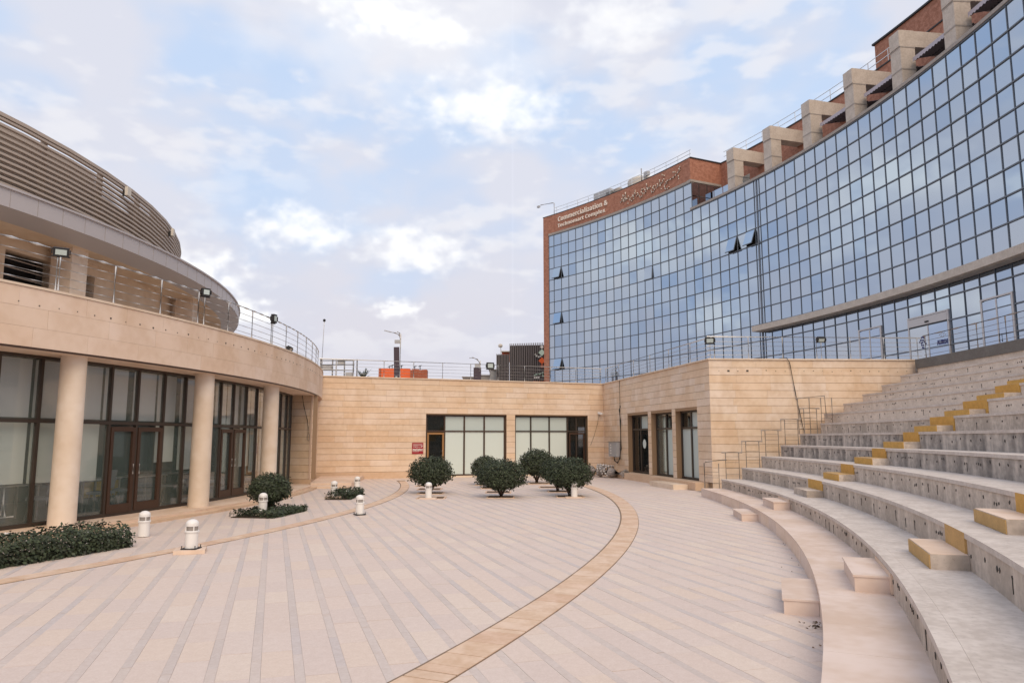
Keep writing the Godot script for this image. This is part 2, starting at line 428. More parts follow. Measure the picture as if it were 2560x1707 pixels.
func setting():
	var b := MB.new()
	b.box(Vector3(0, -0.21, -300), Vector3(1600, 0.3, 1600))
	struct("ground", b, M.ground)
	# raised terrace behind the courtyard walls and round the office building
	b = MB.new()
	var poly := [Vector2(-8.3, 32.95), Vector2(4.5, 37.75), Vector2(5.0, 37.5), Vector2(7.1, 25.85), Vector2(13.9, 26.15)]
	for i in 25:
		var a := deg_to_rad(2.6 - i * 2.0)
		poly.append(Vector2(CX + 53.85 * cos(a), CD + 53.85 * sin(a)))
	poly.append_array([Vector2(60, -16), Vector2(60, 160), Vector2(-60, 160), Vector2(-60, 60), Vector2(-30, 50)])
	b.prism(poly, 4.1, 4.495)
	struct("terrace", b, M.terrace)
	# paving
	b = MB.new()
	var base := [Vector2(-12, -6), Vector2(0, -8), Vector2(7.5, 8), Vector2(7.5, 24.0), Vector2(14.5, 25.6), Vector2(14.5, 26.3), Vector2(6.9, 26), Vector2(5, 38), Vector2(-9, 33), Vector2(-9.5, 24)]
	b.prism(base, -0.055, -0.009)
	var court := struct("courtyard", b, M.mortar)
	var u := Vector2(-0.304, 0.9527)
	var v := Vector2(0.9527, 0.304)
	var turn := Basis(Vector3.UP, atan2(0.304, 0.9527))
	var cells := []
	for row in range(-34, 60):
		var c0 := -0.067 + row * 0.3255
		for strip in 2:
			var w := 0.076 if strip else 0.2465
			var vc := c0 if strip else c0 + 0.16275
			var len_ := 0.9 if strip else 0.68
			var at := -14.0 + rng.randf() * len_
			while at < 44.0:
				var l := len_ * (1.0 if strip else rng.randf_range(0.85, 1.15))
				var p := u * (at + l * 0.5) + v * vc
				at += l + 0.0035
				if on_court(p.x, p.y):
					cells.append([p, w, l, strip, rng.randi() % 6])
	var order := func(q, w2) -> bool: return q[4 + 1] < w2[4 + 1]
	for q in cells:
		var p: Vector2 = q[0]
		var seen: bool = p.y > 4.5 and absf(p.x) < p.y * 0.72 + 0.5
		q.append(p.length() + (0.0 if seen else 1000.0))
	cells.sort_custom(order)
	var count := [0, 0]
	var rest := [MB.new(), MB.new()]
	for m in rest: m.colored = true
	for q in cells:
		var p: Vector2 = q[0]
		var size := Vector3(q[1], 0.012, q[2])
		var lift := rng.randf_range(-0.0012, 0.0012)
		var at := G(p.x, p.y, -0.006 + lift)
		var tilt := turn * Basis(Vector3.RIGHT, rng.randf_range(-0.0015, 0.0015))
		if count[q[3]] < 300:
			count[q[3]] += 1
			piece(court, "paving_strip" if q[3] else "paving_slab", M[("strip%d" if q[3] else "paving%d") % q[4]], at, tilt, size)
		else:
			rest[q[3]].col = M[("strip%d" if q[3] else "paving%d") % q[4]].albedo_color.srgb_to_linear()
			rest[q[3]].box(at, size, tilt)
	for k in 2:
		part(court, ["paving_slabs", "paving_strips"][k], rest[k], M.paving_stuff).set_meta("kind", "stuff")
	# two curved bands of warm stone
	for k in 2:
		var r0: float = [42.35, 35.56][k]
		var r1: float = [42.72, 35.86][k]
		var band := MB.new()
		band.arc(r0 - 0.028, r1 + 0.008, -0.008, 0.004, -38, [17, 14][k], 1.0)
		var s := struct("stone_band", band, M.joint)
		s.set_meta("label", ["curved band of warm stone sweeping past the tree pits towards the seating", "curved band of warm stone running past the bollards and hedges"][k])
		var a := -37.0
		while a < [16.0, 13.0][k]:
			var l := rng.randf_range(0.13, 0.40)
			var da := rad_to_deg(l / r0)
			var o := MB.new()
			o.arc(r0 + 0.002, r1 - 0.002, 0.0, 0.011 + rng.randf_range(-0.002, 0.002), a, a + da - (0.010 if rng.randf() < 0.65 else 0.028), 2.0)
			part(s, "band_stone", o, M["band%d" % (rng.randi() % 6)])
			a += da

const TH := [0.0, 0.25, 0.52, 0.87, 1.22, 1.57, 1.93, 2.27, 2.62, 2.96, 3.28, 3.6, 3.93]
func TR(k: int) -> float: return 45.3 + (k - 1) * 0.69
func tiers():
	var ordinal := ["", "first", "second", "third", "fourth", "fifth", "sixth", "seventh", "eighth", "ninth", "tenth", "eleventh", "twelfth"]
	for k in range(1, 13):
		var end: float = [0, 0.05, 0.25, 0.4, 0.6, 0.75, 0.9, 0.9, 2.3, 2.3, 2.3, 2.3, 2.3][k]
		var t := thing("seating_tier", "%s curved seating tier counted up from the courtyard, %s" % [ordinal[k], "clad in pinkish stone" if k == 1 else "streaked dark concrete" if k in [5, 6] else "bare grey concrete"], "seating tier", PL(TR(k), end - 1.0, TH[k - 1]), "curved seating tiers")
		var m: Material = M.stone_core if k == 1 else (M.concrete_stained if k in [5, 6] else (M.concrete if k < 8 else M.concrete_pale))
		var b := MB.new()
		var inset := 0.02 if k == 1 else 0.0
		b.arc(TR(k) + inset, TR(k) + 1.05, TH[k - 1] - 0.06, TH[k] - inset, -46, end - inset * 1.2, 0.75)
		part(t, "body", b, m)
		if k == 1:
			var a := end
			while a > -45.0:
				var da := rad_to_deg(rng.randf_range(0.9, 1.35) / TR(1))
				var o := MB.new()
				o.arc(TR(1) - 0.004, TR(1) + 0.6895, TH[1] - 0.021, TH[1], a - da + 0.005, a, 0.8)
				part(t, "tread_slab", o, M.pink_stone)
				var q := MB.new()
				q.arc(TR(1), TR(1) + 0.0185, 0.0, TH[1] - 0.023, a - da + 0.012, a, 0.8)
				part(t, "riser_slab", q, M.pink_stone if rng.randf() < 0.6 else M.fascia3)
				a -= da
		else:
			# slightly uneven lip where the formwork stopped
			var lip := MB.new()
			lip.arc(TR(k) - 0.018, TR(k) + 0.12, TH[k] - 0.05, TH[k] + 0.004, -46, end - 0.01, 0.75)
			part(t, "nosing", lip, M.tread)
			var tread := MB.new()
			tread.arc(TR(k) + 0.122, TR(k) + 0.695, TH[k] - 0.02, TH[k] + 0.003, -46, end - 0.01, 0.75)
			part(t, "tread", tread, M.tread)
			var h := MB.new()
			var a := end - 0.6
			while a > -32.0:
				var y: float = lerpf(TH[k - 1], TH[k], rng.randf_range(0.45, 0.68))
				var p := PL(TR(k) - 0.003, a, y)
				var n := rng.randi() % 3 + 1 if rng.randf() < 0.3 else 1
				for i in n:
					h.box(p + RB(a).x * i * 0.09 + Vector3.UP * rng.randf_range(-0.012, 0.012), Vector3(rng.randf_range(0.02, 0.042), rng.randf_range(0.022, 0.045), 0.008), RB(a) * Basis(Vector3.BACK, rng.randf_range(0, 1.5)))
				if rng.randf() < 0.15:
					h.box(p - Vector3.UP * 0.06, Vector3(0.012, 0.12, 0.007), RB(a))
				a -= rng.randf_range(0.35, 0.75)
			part(t, "hole_shade_and_drips", h, M.hole_shade_and_drip).set_meta("kind", "stuff")  # raised dark boxes paint the shade of formwork holes; thin strips are drips
		# painted risers at the two aisles
		for aisle in 2:
			var ac: float = [-8.0, -19.3][aisle]
			if k < 2 or (aisle == 1 and k > 9): continue
			var pt := MB.new()
			pt.arc(TR(k) - 0.022, TR(k) + 0.01, TH[k - 1] + 0.012, TH[k] + 0.0015 if k > 2 else TH[k] - 0.055, ac - rng.randf_range(0.62, 0.8), ac + rng.randf_range(0.35, 0.75), 0.4)
			var o := part(t, "painted_patch", pt, M.fascia2 if k == 2 else (M.yellow if aisle == 0 or k > 3 else M.yellow_worn))
			o.set_meta("label", "riser patch painted %s beside a step block" % ("pinkish tan" if k == 2 else "yellow"))
	# loose step blocks
	var word := ["courtyard paving", "first tier", "second tier", "third tier", "fourth tier", "fifth tier", "sixth tier", "seventh tier", "eighth tier", "ninth tier"]
	for aisle in 2:
		for k in range(0, 10 if aisle == 0 else 7):
			var ac: float = [-8.0, -19.3][aisle] + rng.randf_range(-0.08, 0.08)
			var rise: float = TH[k + 1] - TH[k]
			var hh: float = rise * (0.55 if k < 2 else 0.42)
			var painted: bool = k >= (3 if aisle == 0 else 2)
			var t := thing("step_block", "%s step block on the %s in the aisle %s" % ["yellow painted" if painted else "pinkish stone" if k < 2 else "bare concrete", word[k], "close to the stair handrail" if aisle == 0 else "far from the stair handrail"], "step", PL(TR(k + 1) - 0.17, ac, TH[k]), "step blocks in the aisles")
			var b := MB.new()
			b.box(PL(TR(k + 1) - 0.178, ac, TH[k] + hh * 0.5), Vector3(1.22, hh, 0.34), RB(ac))
			part(t, "block", b, M.pink_stone if k < 2 else M.concrete)
			if k < 2:
				var c := MB.new()
				c.box(PL(TR(k + 1) - 0.182, ac, TH[k] + hh + 0.0105), Vector3(1.24, 0.02, 0.36), RB(ac))
				part(t, "cap_slab", c, M.pink_stone)
			elif painted:
				var c := MB.new()
				c.box(PL(TR(k + 1) - 0.353, ac, TH[k] + hh * 0.5), Vector3(1.215, hh - 0.012, 0.008), RB(ac))
				part(t, "painted_face", c, M.yellow if aisle == 0 else M.yellow_worn)
				var d := MB.new()
				d.box(PL(TR(k + 1) - 0.18, ac, TH[k] + hh + 0.002), Vector3(1.2, 0.004, 0.33), RB(ac))
				part(t, "painted_top", d, M.yellow_worn if aisle == 0 else M.fascia1)
	# dark kerb wall that closes the seating below the upper terrace
	var t := thing("terrace_wall", "low grey wall with dark coping above the topmost seating tier", "wall", PL(53.7, 0, 3.93))
	var b := MB.new()
	b.arc(53.6, 53.95, 3.8, 4.20, -46, 2.45, 0.75)
	part(t, "wall", b, M.concrete_pale)
	b = MB.new()
	b.arc(53.55, 54.1, 4.20, 4.52, -46, 2.5, 0.75)
	part(t, "coping", b, M.coping_dark)

# a wall faced with long stone slabs, from plan point a to b (viewed with a at the left), with openings [k0, k1, y0, y1]
func slab_wall(t: Node3D, a: Vector2, b: Vector2, y0: float, y1: float, course: float, open: Array, kind := "stone", thick := 0.3):
	var len_ := a.distance_to(b)
	var dir := (b - a) / len_
	var bs := Basis(Vector3(dir.x, 0, -dir.y), Vector3.UP, Vector3(dir.x, 0, -dir.y).cross(Vector3.UP))
	var at := func(k: float, y: float, off: float) -> Vector3: return G(a.x + dir.x * k, a.y + dir.y * k, y) + bs.z * off
	# core, built in blocks round the openings
	var xs := [0.0, len_]
	for o in open: xs.append(o[0]); xs.append(o[1])
	xs.sort()
	var core := MB.new()
	for i in xs.size() - 1:
		if xs[i + 1] - xs[i] < 0.01: continue
		var mid: float = (xs[i] + xs[i + 1]) * 0.5
		var spans := [[y0, y1]]
		for o in open:
			if mid > o[0] and mid < o[1]: spans = [[y0, o[2]], [o[3], y1]]
		for s in spans:
			if s[1] - s[0] > 0.02:
				core.box(at.call(mid, (s[0] + s[1]) * 0.5, -0.022 - thick * 0.5), Vector3(xs[i + 1] - xs[i] - 0.002, s[1] - s[0], thick), bs)
	part(t, "wall_core", core, M.stone_core if kind == "stone" else M.fascia_core)
	var n := roundi((y1 - y0) / course)
	var h := (y1 - y0) / n
	for j in n:
		var ya := y0 + j * h
		var yb := ya + h
		var cuts := [[0.0, len_]]
		for o in open:
			if yb > o[2] + 0.03 and ya < o[3] - 0.03:
				var nx := []
				for c in cuts:
					if o[0] > c[0] + 0.03: nx.append([c[0], minf(c[1], o[0])])
					if o[1] < c[1] - 0.03: nx.append([maxf(c[0], o[1]), c[1]])
					if o[0] >= c[1] or o[1] <= c[0]:
						nx = nx.filter(func(q): return q != c); nx.append(c)
				cuts = nx
		for c in cuts:
			var k: float = c[0]
			while k < c[1] - 0.02:
				var l := minf(rng.randf_range(0.75, 1.35), c[1] - k)
				if c[1] - k - l < 0.3: l = c[1] - k
				var pr := rng.randf_range(-0.0015, 0.0015)
				piece(t, "stone_slab", M["%s%d" % [kind, rng.randi() % 6]], at.call(k + l * 0.5, (ya + yb) * 0.5, -0.0105 + pr), bs, Vector3(l - 0.004, h - 0.012, 0.022))
				k += l

# a window in a wall: frame bars at ks and transom heights, one pane for each bay
func glazing(t: Node3D, a: Vector2, dir: Vector2, ks: Array, ys: Array, back: float, fm: Material, pick: Callable, bar := 0.07):
	var bs := Basis(Vector3(dir.x, 0, -dir.y), Vector3.UP, Vector3(dir.x, 0, -dir.y).cross(Vector3.UP))
	var at := func(k: float, y: float, off: float) -> Vector3: return G(a.x + dir.x * k, a.y + dir.y * k, y) + bs.z * (off - back)
	for k in ks:
		var b := MB.new()
		b.box(at.call(k, (ys[0] + ys[-1]) * 0.5, 0.0), Vector3(bar, ys[-1] - ys[0], 0.08), bs)
		part(t, "mullion", b, fm)
	for y in ys:
		var b := MB.new()
		b.box(at.call((ks[0] + ks[-1]) * 0.5, y, 0.003), Vector3(ks[-1] - ks[0] + bar, bar * 0.85, 0.078), bs)
		part(t, "transom", b, fm)
	for i in ks.size() - 1:
		for j in ys.size() - 1:
			var m: Material = pick.call(i, j)
			if m == null: continue
			var b := MB.new()
			b.box(at.call((ks[i] + ks[i + 1]) * 0.5, (ys[j] + ys[j + 1]) * 0.5, -0.01), Vector3(ks[i + 1] - ks[i] - bar * 0.8, ys[j + 1] - ys[j] - bar * 0.7, 0.012), bs)
			part(t, "pane", b, m)

func court_walls():
	var A := Vector2(-8.54, 32.635)
	var B := Vector2(4.633, 37.559)
	var C := Vector2(6.853, 25.633)
	var D := Vector2(14.56, 25.97)
	# far wall
	var t := thing("courtyard_wall", "long stone wall with two wide shopfront windows facing the courtyard", "building wall", G(A.x, A.y), "")
	var dir := (B - A).normalized()
	var bs := Basis(Vector3(dir.x, 0, -dir.y), Vector3.UP, Vector3(dir.x, 0, -dir.y).cross(Vector3.UP))
	slab_wall(t, A, B, 0.3, 4.5, 0.2625, [[4.88, 8.84, 0.0, 2.86], [9.28, 13.17, 0.0, 2.86]])
	var P := func(k: float, y: float, off: float) -> Vector3: return G(A.x + dir.x * k, A.y + dir.y * k, y) + bs.z * off
	for s in [[0.0, 4.88], [8.84, 9.28], [13.17, 14.06]]:
		var b := MB.new()
		b.box(P.call((s[0] + s[1]) * 0.5, 0.147, -0.1), Vector3(s[1] - s[0], 0.294, 0.25), bs)
		part(t, "plinth", b, M.plinth)
	for s in [[4.88, 8.84], [9.28, 13.17]]:
		var b := MB.new()
		b.box(P.call((s[0] + s[1]) * 0.5, 2.875, -0.16), Vector3(s[1] - s[0] - 0.01, 0.03, 0.34), bs)
		part(t, "lintel", b, M.brown_frame)
		b = MB.new()
		b.box(P.call((s[0] + s[1]) * 0.5, 0.02, -0.1), Vector3(s[1] - s[0] - 0.01, 0.09, 0.5), bs)
		part(t, "threshold", b, M.coping)
	var b := MB.new()
	b.box(P.call(7.03, 4.525, -0.12), Vector3(14.02, 0.05, 0.34), bs)
	part(t, "coping", b, M.coping)
	var w := thing("shop_window", "wide shopfront of frosted panes with an orange timber door beside the red sign", "window", P.call(4.9, 0.05, -0.15))
	glazing(w, A, dir, [4.93, 5.80, 6.76, 7.75, 8.78], [0.1, 2.12, 2.84], 0.15, M.brown_frame, func(i, j): return (M.glass_dark if i == 0 else (M.frosted if j == 0 else M.frosted_dim)))
	var dr := MB.new()
	dr.box(P.call(5.0, 1.08, -0.09), Vector3(0.08, 1.95, 0.05), bs); dr.box(P.call(5.72, 1.08, -0.09), Vector3(0.08, 1.95, 0.05), bs)
	dr.box(P.call(5.36, 2.01, -0.09), Vector3(0.64, 0.09, 0.05), bs); dr.box(P.call(5.36, 0.2, -0.09), Vector3(0.64, 0.18, 0.05), bs)
	var door := part(w, "door", dr, M.wood_frame)
	var hd := MB.new()
	hd.tube([P.call(5.68, 1.0, -0.05), P.call(5.68, 1.25, -0.05)], 0.012)
	part(door, "handle", hd, M.steel)
	w = thing("shop_window", "wide shopfront of frosted panes with a dark glazed door at its end", "window", P.call(9.3, 0.05, -0.15))
	glazing(w, A, dir, [9.32, 10.14, 11.12, 12.09, 12.58, 13.11], [0.1, 2.13, 2.84], 0.15, M.dark_frame, func(i, j): return (M.glass_dark if i >= 3 else (M.frosted if j == 0 else M.frosted_dim)))
	dr = MB.new()
	dr.box(P.call(12.2, 1.08, -0.09), Vector3(0.07, 1.95, 0.05), bs); dr.box(P.call(12.98, 1.08, -0.09), Vector3(0.07, 1.95, 0.05), bs); dr.box(P.call(12.59, 2.02, -0.09), Vector3(0.71, 0.08, 0.05), bs)
	part(w, "door", dr, M.brown_frame)
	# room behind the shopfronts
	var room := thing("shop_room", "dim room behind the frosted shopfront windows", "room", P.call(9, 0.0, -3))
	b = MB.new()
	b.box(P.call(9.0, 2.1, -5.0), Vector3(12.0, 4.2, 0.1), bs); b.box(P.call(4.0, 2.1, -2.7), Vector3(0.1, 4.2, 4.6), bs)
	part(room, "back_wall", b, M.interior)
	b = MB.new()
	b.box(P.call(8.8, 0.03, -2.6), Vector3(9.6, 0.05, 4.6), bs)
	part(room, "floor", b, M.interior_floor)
	# red sign
	var s := thing("red_sign", "small dark red wall sign with white lettering beside the timber door", "sign", P.call(4.5, 1.08, 0.02))
	b = MB.new()
	b.box(P.call(4.5, 1.335, 0.016), Vector3(0.52, 0.51, 0.025), bs)
	part(s, "board", b, M.red_sign)
	for q in [[4.5, 1.50, 0.44, 0.022], [4.41, 1.19, 0.28, 0.012], [4.55, 1.405, 0.2, 0.012]]:
		b = MB.new()
		b.box(P.call(q[0], q[1], 0.031), Vector3(q[2], q[3], 0.004), bs)
		part(s, "line", b, M.lettering_white)
	for q in [[4.32, 1.41], [4.39, 1.405], [4.46, 1.41], [4.68, 1.41], [4.70, 1.43]]:
		b = MB.new()
		b.box(P.call(q[0], q[1], 0.031), Vector3(0.04, 0.035, 0.004), bs * Basis(Vector3.BACK, 0.5))
		part(s, "letter", b, M.lettering_white)
	text(s, "melotec", 0.47, P.call(4.5, 1.275, 0.031), bs, M.lettering_white, 0.13)
	# wall camera with its cable
	s = thing("wall_camera", "small pale security camera under the far wall's corner with thin hanging cable", "camera", P.call(13.84, 3.0, 0.05))
	b = MB.new()
	b.box(P.call(13.82, 3.03, 0.14), Vector3(0.13, 0.10, 0.26), bs * Basis(Vector3.UP, 0.5) * Basis(Vector3.RIGHT, 0.25))
	part(s, "housing", b, M.white_paint)
	b = MB.new()
	b.tube([P.call(13.84, 2.98, 0.0), P.call(13.84, 2.96, 0.1), P.call(13.82, 3.0, 0.14)], 0.02)
	part(s, "bracket", b, M.white_paint)
	b = MB.new()
	b.tube([P.call(13.8, 2.95, 0.02), P.call(13.7, 2.5, 0.02), P.call(13.5, 1.9, 0.02), P.call(13.3, 1.45, 0.02)], 0.009, 5)
	part(s, "cable", b, M.rubber)
	# wall with three tall narrow windows
	t = thing("courtyard_wall", "stone wall with three tall narrow windows beside the rolled carpet", "building wall", G(B.x, B.y))
	dir = (C - B).normalized()
	bs = Basis(Vector3(dir.x, 0, -dir.y), Vector3.UP, Vector3(dir.x, 0, -dir.y).cross(Vector3.UP))
	P = func(k: float, y: float, off: float) -> Vector3: return G(B.x + dir.x * k, B.y + dir.y * k, y) + bs.z * off
	slab_wall(t, B, C, 0.28, 4.5, 0.2638, [[3.56, 6.16, 0.28, 2.82], [6.49, 8.74, 0.28, 2.82], [9.05, 11.05, 0.28, 2.82]])
	b = MB.new()
	b.box(P.call(5.95, 0.137, 0.16), Vector3(11.6, 0.274, 0.62), bs)
	part(t, "plinth_step", b, M.plinth)
	b = MB.new()
	b.box(P.call(10.0, 0.09, 0.75), Vector3(2.3, 0.18, 0.55), bs)
	part(t, "door_step", b, M.coping)
	b = MB.new()
	b.box(P.call(6.06, 4.525, -0.12), Vector3(12.1, 0.05, 0.34), bs)
	part(t, "coping", b, M.coping)
	var gl := [[3.62, 4.66, 5.6, 6.1], [6.55, 7.6, 8.68], [9.11, 10.0, 10.7, 10.99]]
	var said := ["tall window with a dark door and round pale sticker", "tall narrow window between two stone piers", "tall green tinted window next to the handrail foot"]
	for i in 3:
		w = thing("tall_window", said[i], "window", P.call(gl[i][0], 0.28, -0.25), "tall windows in the stone wall")
		glazing(w, B, dir, gl[i], [0.32, 2.18, 2.79], 0.26, M.dark_frame, func(a, j): return ([M.glass_dark, M.frosted_dim if j == 1 and a == 1 else M.glass_dark, M.glass_dark] if i == 0 else ([M.glass, M.frosted_dim if j == 0 else M.glass_dark, M.glass] if i == 1 else [M.frosted_dim if j == 0 else M.glass_dark, M.frosted_dim, M.glass_dark]))[a], 0.09)
		if i == 0:
			b = MB.new()
			var ring := []
			for q in 16:
				ring.append(P.call(5.1 + 0.2 * cos(TAU * q / 16), 1.55 + 0.2 * sin(TAU * q / 16), -0.225))
			for q in 16: b.tri(P.call(5.1, 1.55, -0.225), ring[q], ring[(q + 1) % 16])
			part(w, "sticker", b, M.frosted)
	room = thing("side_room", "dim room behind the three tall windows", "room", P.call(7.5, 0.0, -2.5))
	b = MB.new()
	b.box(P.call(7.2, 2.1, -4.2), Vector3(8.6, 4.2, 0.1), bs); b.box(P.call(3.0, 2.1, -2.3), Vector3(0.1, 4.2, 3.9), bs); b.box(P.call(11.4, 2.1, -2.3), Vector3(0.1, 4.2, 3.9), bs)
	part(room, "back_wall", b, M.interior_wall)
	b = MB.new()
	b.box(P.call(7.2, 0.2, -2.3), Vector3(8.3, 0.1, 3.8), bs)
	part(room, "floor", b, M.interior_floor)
	for q in [[7.2, 0.7], [8.3, 0.5], [5.2, 0.9]]:
		var cu := thing("curtain", ("pale curtain behind the window between two stone piers, %s" % ("by the dark door" if q[0] < 8 else "by the green window")) if q[0] > 6 else "pale curtain behind the tall window with the round sticker", "curtain", P.call(q[0], 0.3, -0.5), "curtains behind the tall windows")
		var m2 := MB.new()
		for z in 7:
			m2.box(P.call(q[0] + (z - 3) * q[1] / 7.0, 1.5, -0.45 - 0.03 * (z % 2)), Vector3(q[1] / 7.0 + 0.01, 2.4, 0.02), bs)
		part(cu, "fabric", m2, M.blind_green)
	# meter box and cables
	s = thing("meter_box", "grey electrical box on the stone wall above the rolled carpet", "electrical box", P.call(1.9, 0.92, 0.1))
	b = MB.new()
	b.box(P.call(1.87, 1.27, 0.09), Vector3(1.2, 0.70, 0.17), bs)
	part(s, "cabinet", b, M.grey_box)
	b = MB.new()
	b.box(P.call(1.87, 1.63, 0.10), Vector3(1.26, 0.025, 0.22), bs)
	part(s, "lid", b, M.lens)
	for q in 4:
		b = MB.new()
		b.box(P.call(1.6, 1.08 + q * 0.13, 0.178), Vector3(0.16, 0.06, 0.012), bs)
		part(s, "breaker_cover", b, M.white_paint)
	s = thing("hanging_cable", "thick black cable dropping down the stone wall into the grey electrical box", "cable", P.call(2.6, 0.7, 0.05))
	b = MB.new()
	b.tube([P.call(2.65, 3.3, 0.02), P.call(2.62, 3.1, 0.05), P.call(2.72, 2.6, 0.05), P.call(2.72, 1.3, 0.05), P.call(2.65, 0.85, 0.08), P.call(2.3, 0.65, 0.09), P.call(1.95, 0.74, 0.1), P.call(1.85, 0.95, 0.1)], 0.035, 6)
	part(s, "lower_run", b, M.rubber)
	b = MB.new()
	b.tube([P.call(2.6, 4.5, 0.02), P.call(2.62, 3.3, 0.02)], 0.012, 5)
	part(s, "upper_run", b, M.rubber)
	# wall above the stair handrail
	t = thing("courtyard_wall", "plain stone wall of long courses behind the stair handrail", "building wall", G(C.x, C.y))
	dir = (D - C).normalized()
	bs = Basis(Vector3(dir.x, 0, -dir.y), Vector3.UP, Vector3(dir.x, 0, -dir.y).cross(Vector3.UP))
	P = func(k: float, y: float, off: float) -> Vector3: return G(C.x + dir.x * k, C.y + dir.y * k, y) + bs.z * off
	slab_wall(t, C, D, 0.0, 4.5, 0.2625, [])
	b = MB.new()
	b.box(P.call(3.86, 4.525, -0.12), Vector3(7.8, 0.05, 0.34), bs)
	part(t, "coping", b, M.coping)
	b = MB.new()
	for q in 22:
		b.box(P.call(0.35 + q * 0.335, 4.12 + rng.randf_range(-0.02, 0.02), 0.002), Vector3(0.04, 0.03, 0.006) * (2.0 if q in [1, 3] else rng.randf_range(0.4, 1.0)), bs)
	part(t, "fixing_hole_shade", b, M.hole_shade_and_drip).set_meta("kind", "stuff")  # dark raised boxes paint the shade inside the fixing holes
	s = thing("slack_cable", "thin black cable hanging slantwise over the plain stone wall", "cable", P.call(2.85, 4.5, 0.03))
	b = MB.new()
	b.tube([P.call(2.55, 4.57, -0.1), P.call(2.75, 4.58, 0.06), P.call(2.85, 4.4, 0.05), P.call(3.0, 3.4, 0.04), P.call(3.15, 2.5, 0.04), P.call(3.3, 1.7, 0.05)], 0.016, 5)
	part(s, "cable", b, M.rubber)
	# stone pier between the round building and the far wall
	t = thing("stone_pier", "short stone pier under the end of the curved fascia with a dangling wire", "wall", G(-7.5, 27.95))
	slab_wall(t, Vector2(-8.75, 28.35), Vector2(-7.5, 27.95), 0.28, 3.42, 0.2617, [])
	slab_wall(t, Vector2(-7.5, 27.95), Vector2(-8.52, 32.62), 0.28, 3.42, 0.2617, [], "fascia", 0.06)
	b = MB.new()
	b.prism([Vector2(-8.75, 28.33), Vector2(-7.48, 27.92), Vector2(-8.5, 32.6), Vector2(-8.9, 32.5)], 0, 0.277)
	part(t, "plinth", b, M.plinth)
	s = thing("dangling_wire", "loose wire and ring hanging from the fascia end over the stone pier", "cable", G(-7.9, 28.0, 3.3))
	b = MB.new()
	var q0 := [Vector2(-7.95, 3.40), Vector2(-7.87, 3.0), Vector2(-7.70, 2.45), Vector2(-7.66, 2.2), Vector2(-7.65, 1.95)]
	var wl := []
	for q in q0: wl.append(G(q.x, 28.0 - (q.x + 7.5) * 0.3 - 0.09, q.y))
	b.tube(wl, 0.013, 5)
	part(s, "wire", b, M.rubber)
	b = MB.new()
	var rg := []
	for i in 15: rg.append(G(-7.63 + 0.045 * cos(TAU * i / 14), 27.93, 1.83 + 0.13 * sin(TAU * i / 14)))
	b.tube(rg, 0.012, 5)
	part(s, "ring", b, M.steel_dull)
	var pf := thing("stone_platform", "low stone landing in the corner between pier and far wall", "platform", G(-6.5, 27.5))
	b = MB.new()
	b.prism([Vector2(-7.35, 27.4), Vector2(-5.9, 27.6), Vector2(-6.55, 33.2), Vector2(-8.3, 32.6), Vector2(-7.5, 27.9)], 0.0, 0.17)
	part(pf, "slab", b, M.fascia4)
	b = MB.new()
	b.prism([Vector2(-7.5, 26.9), Vector2(-5.85, 27.1), Vector2(-5.9, 27.59), Vector2(-7.35, 27.39)], 0.0, 0.09)
	part(pf, "step", b, M.fascia0)

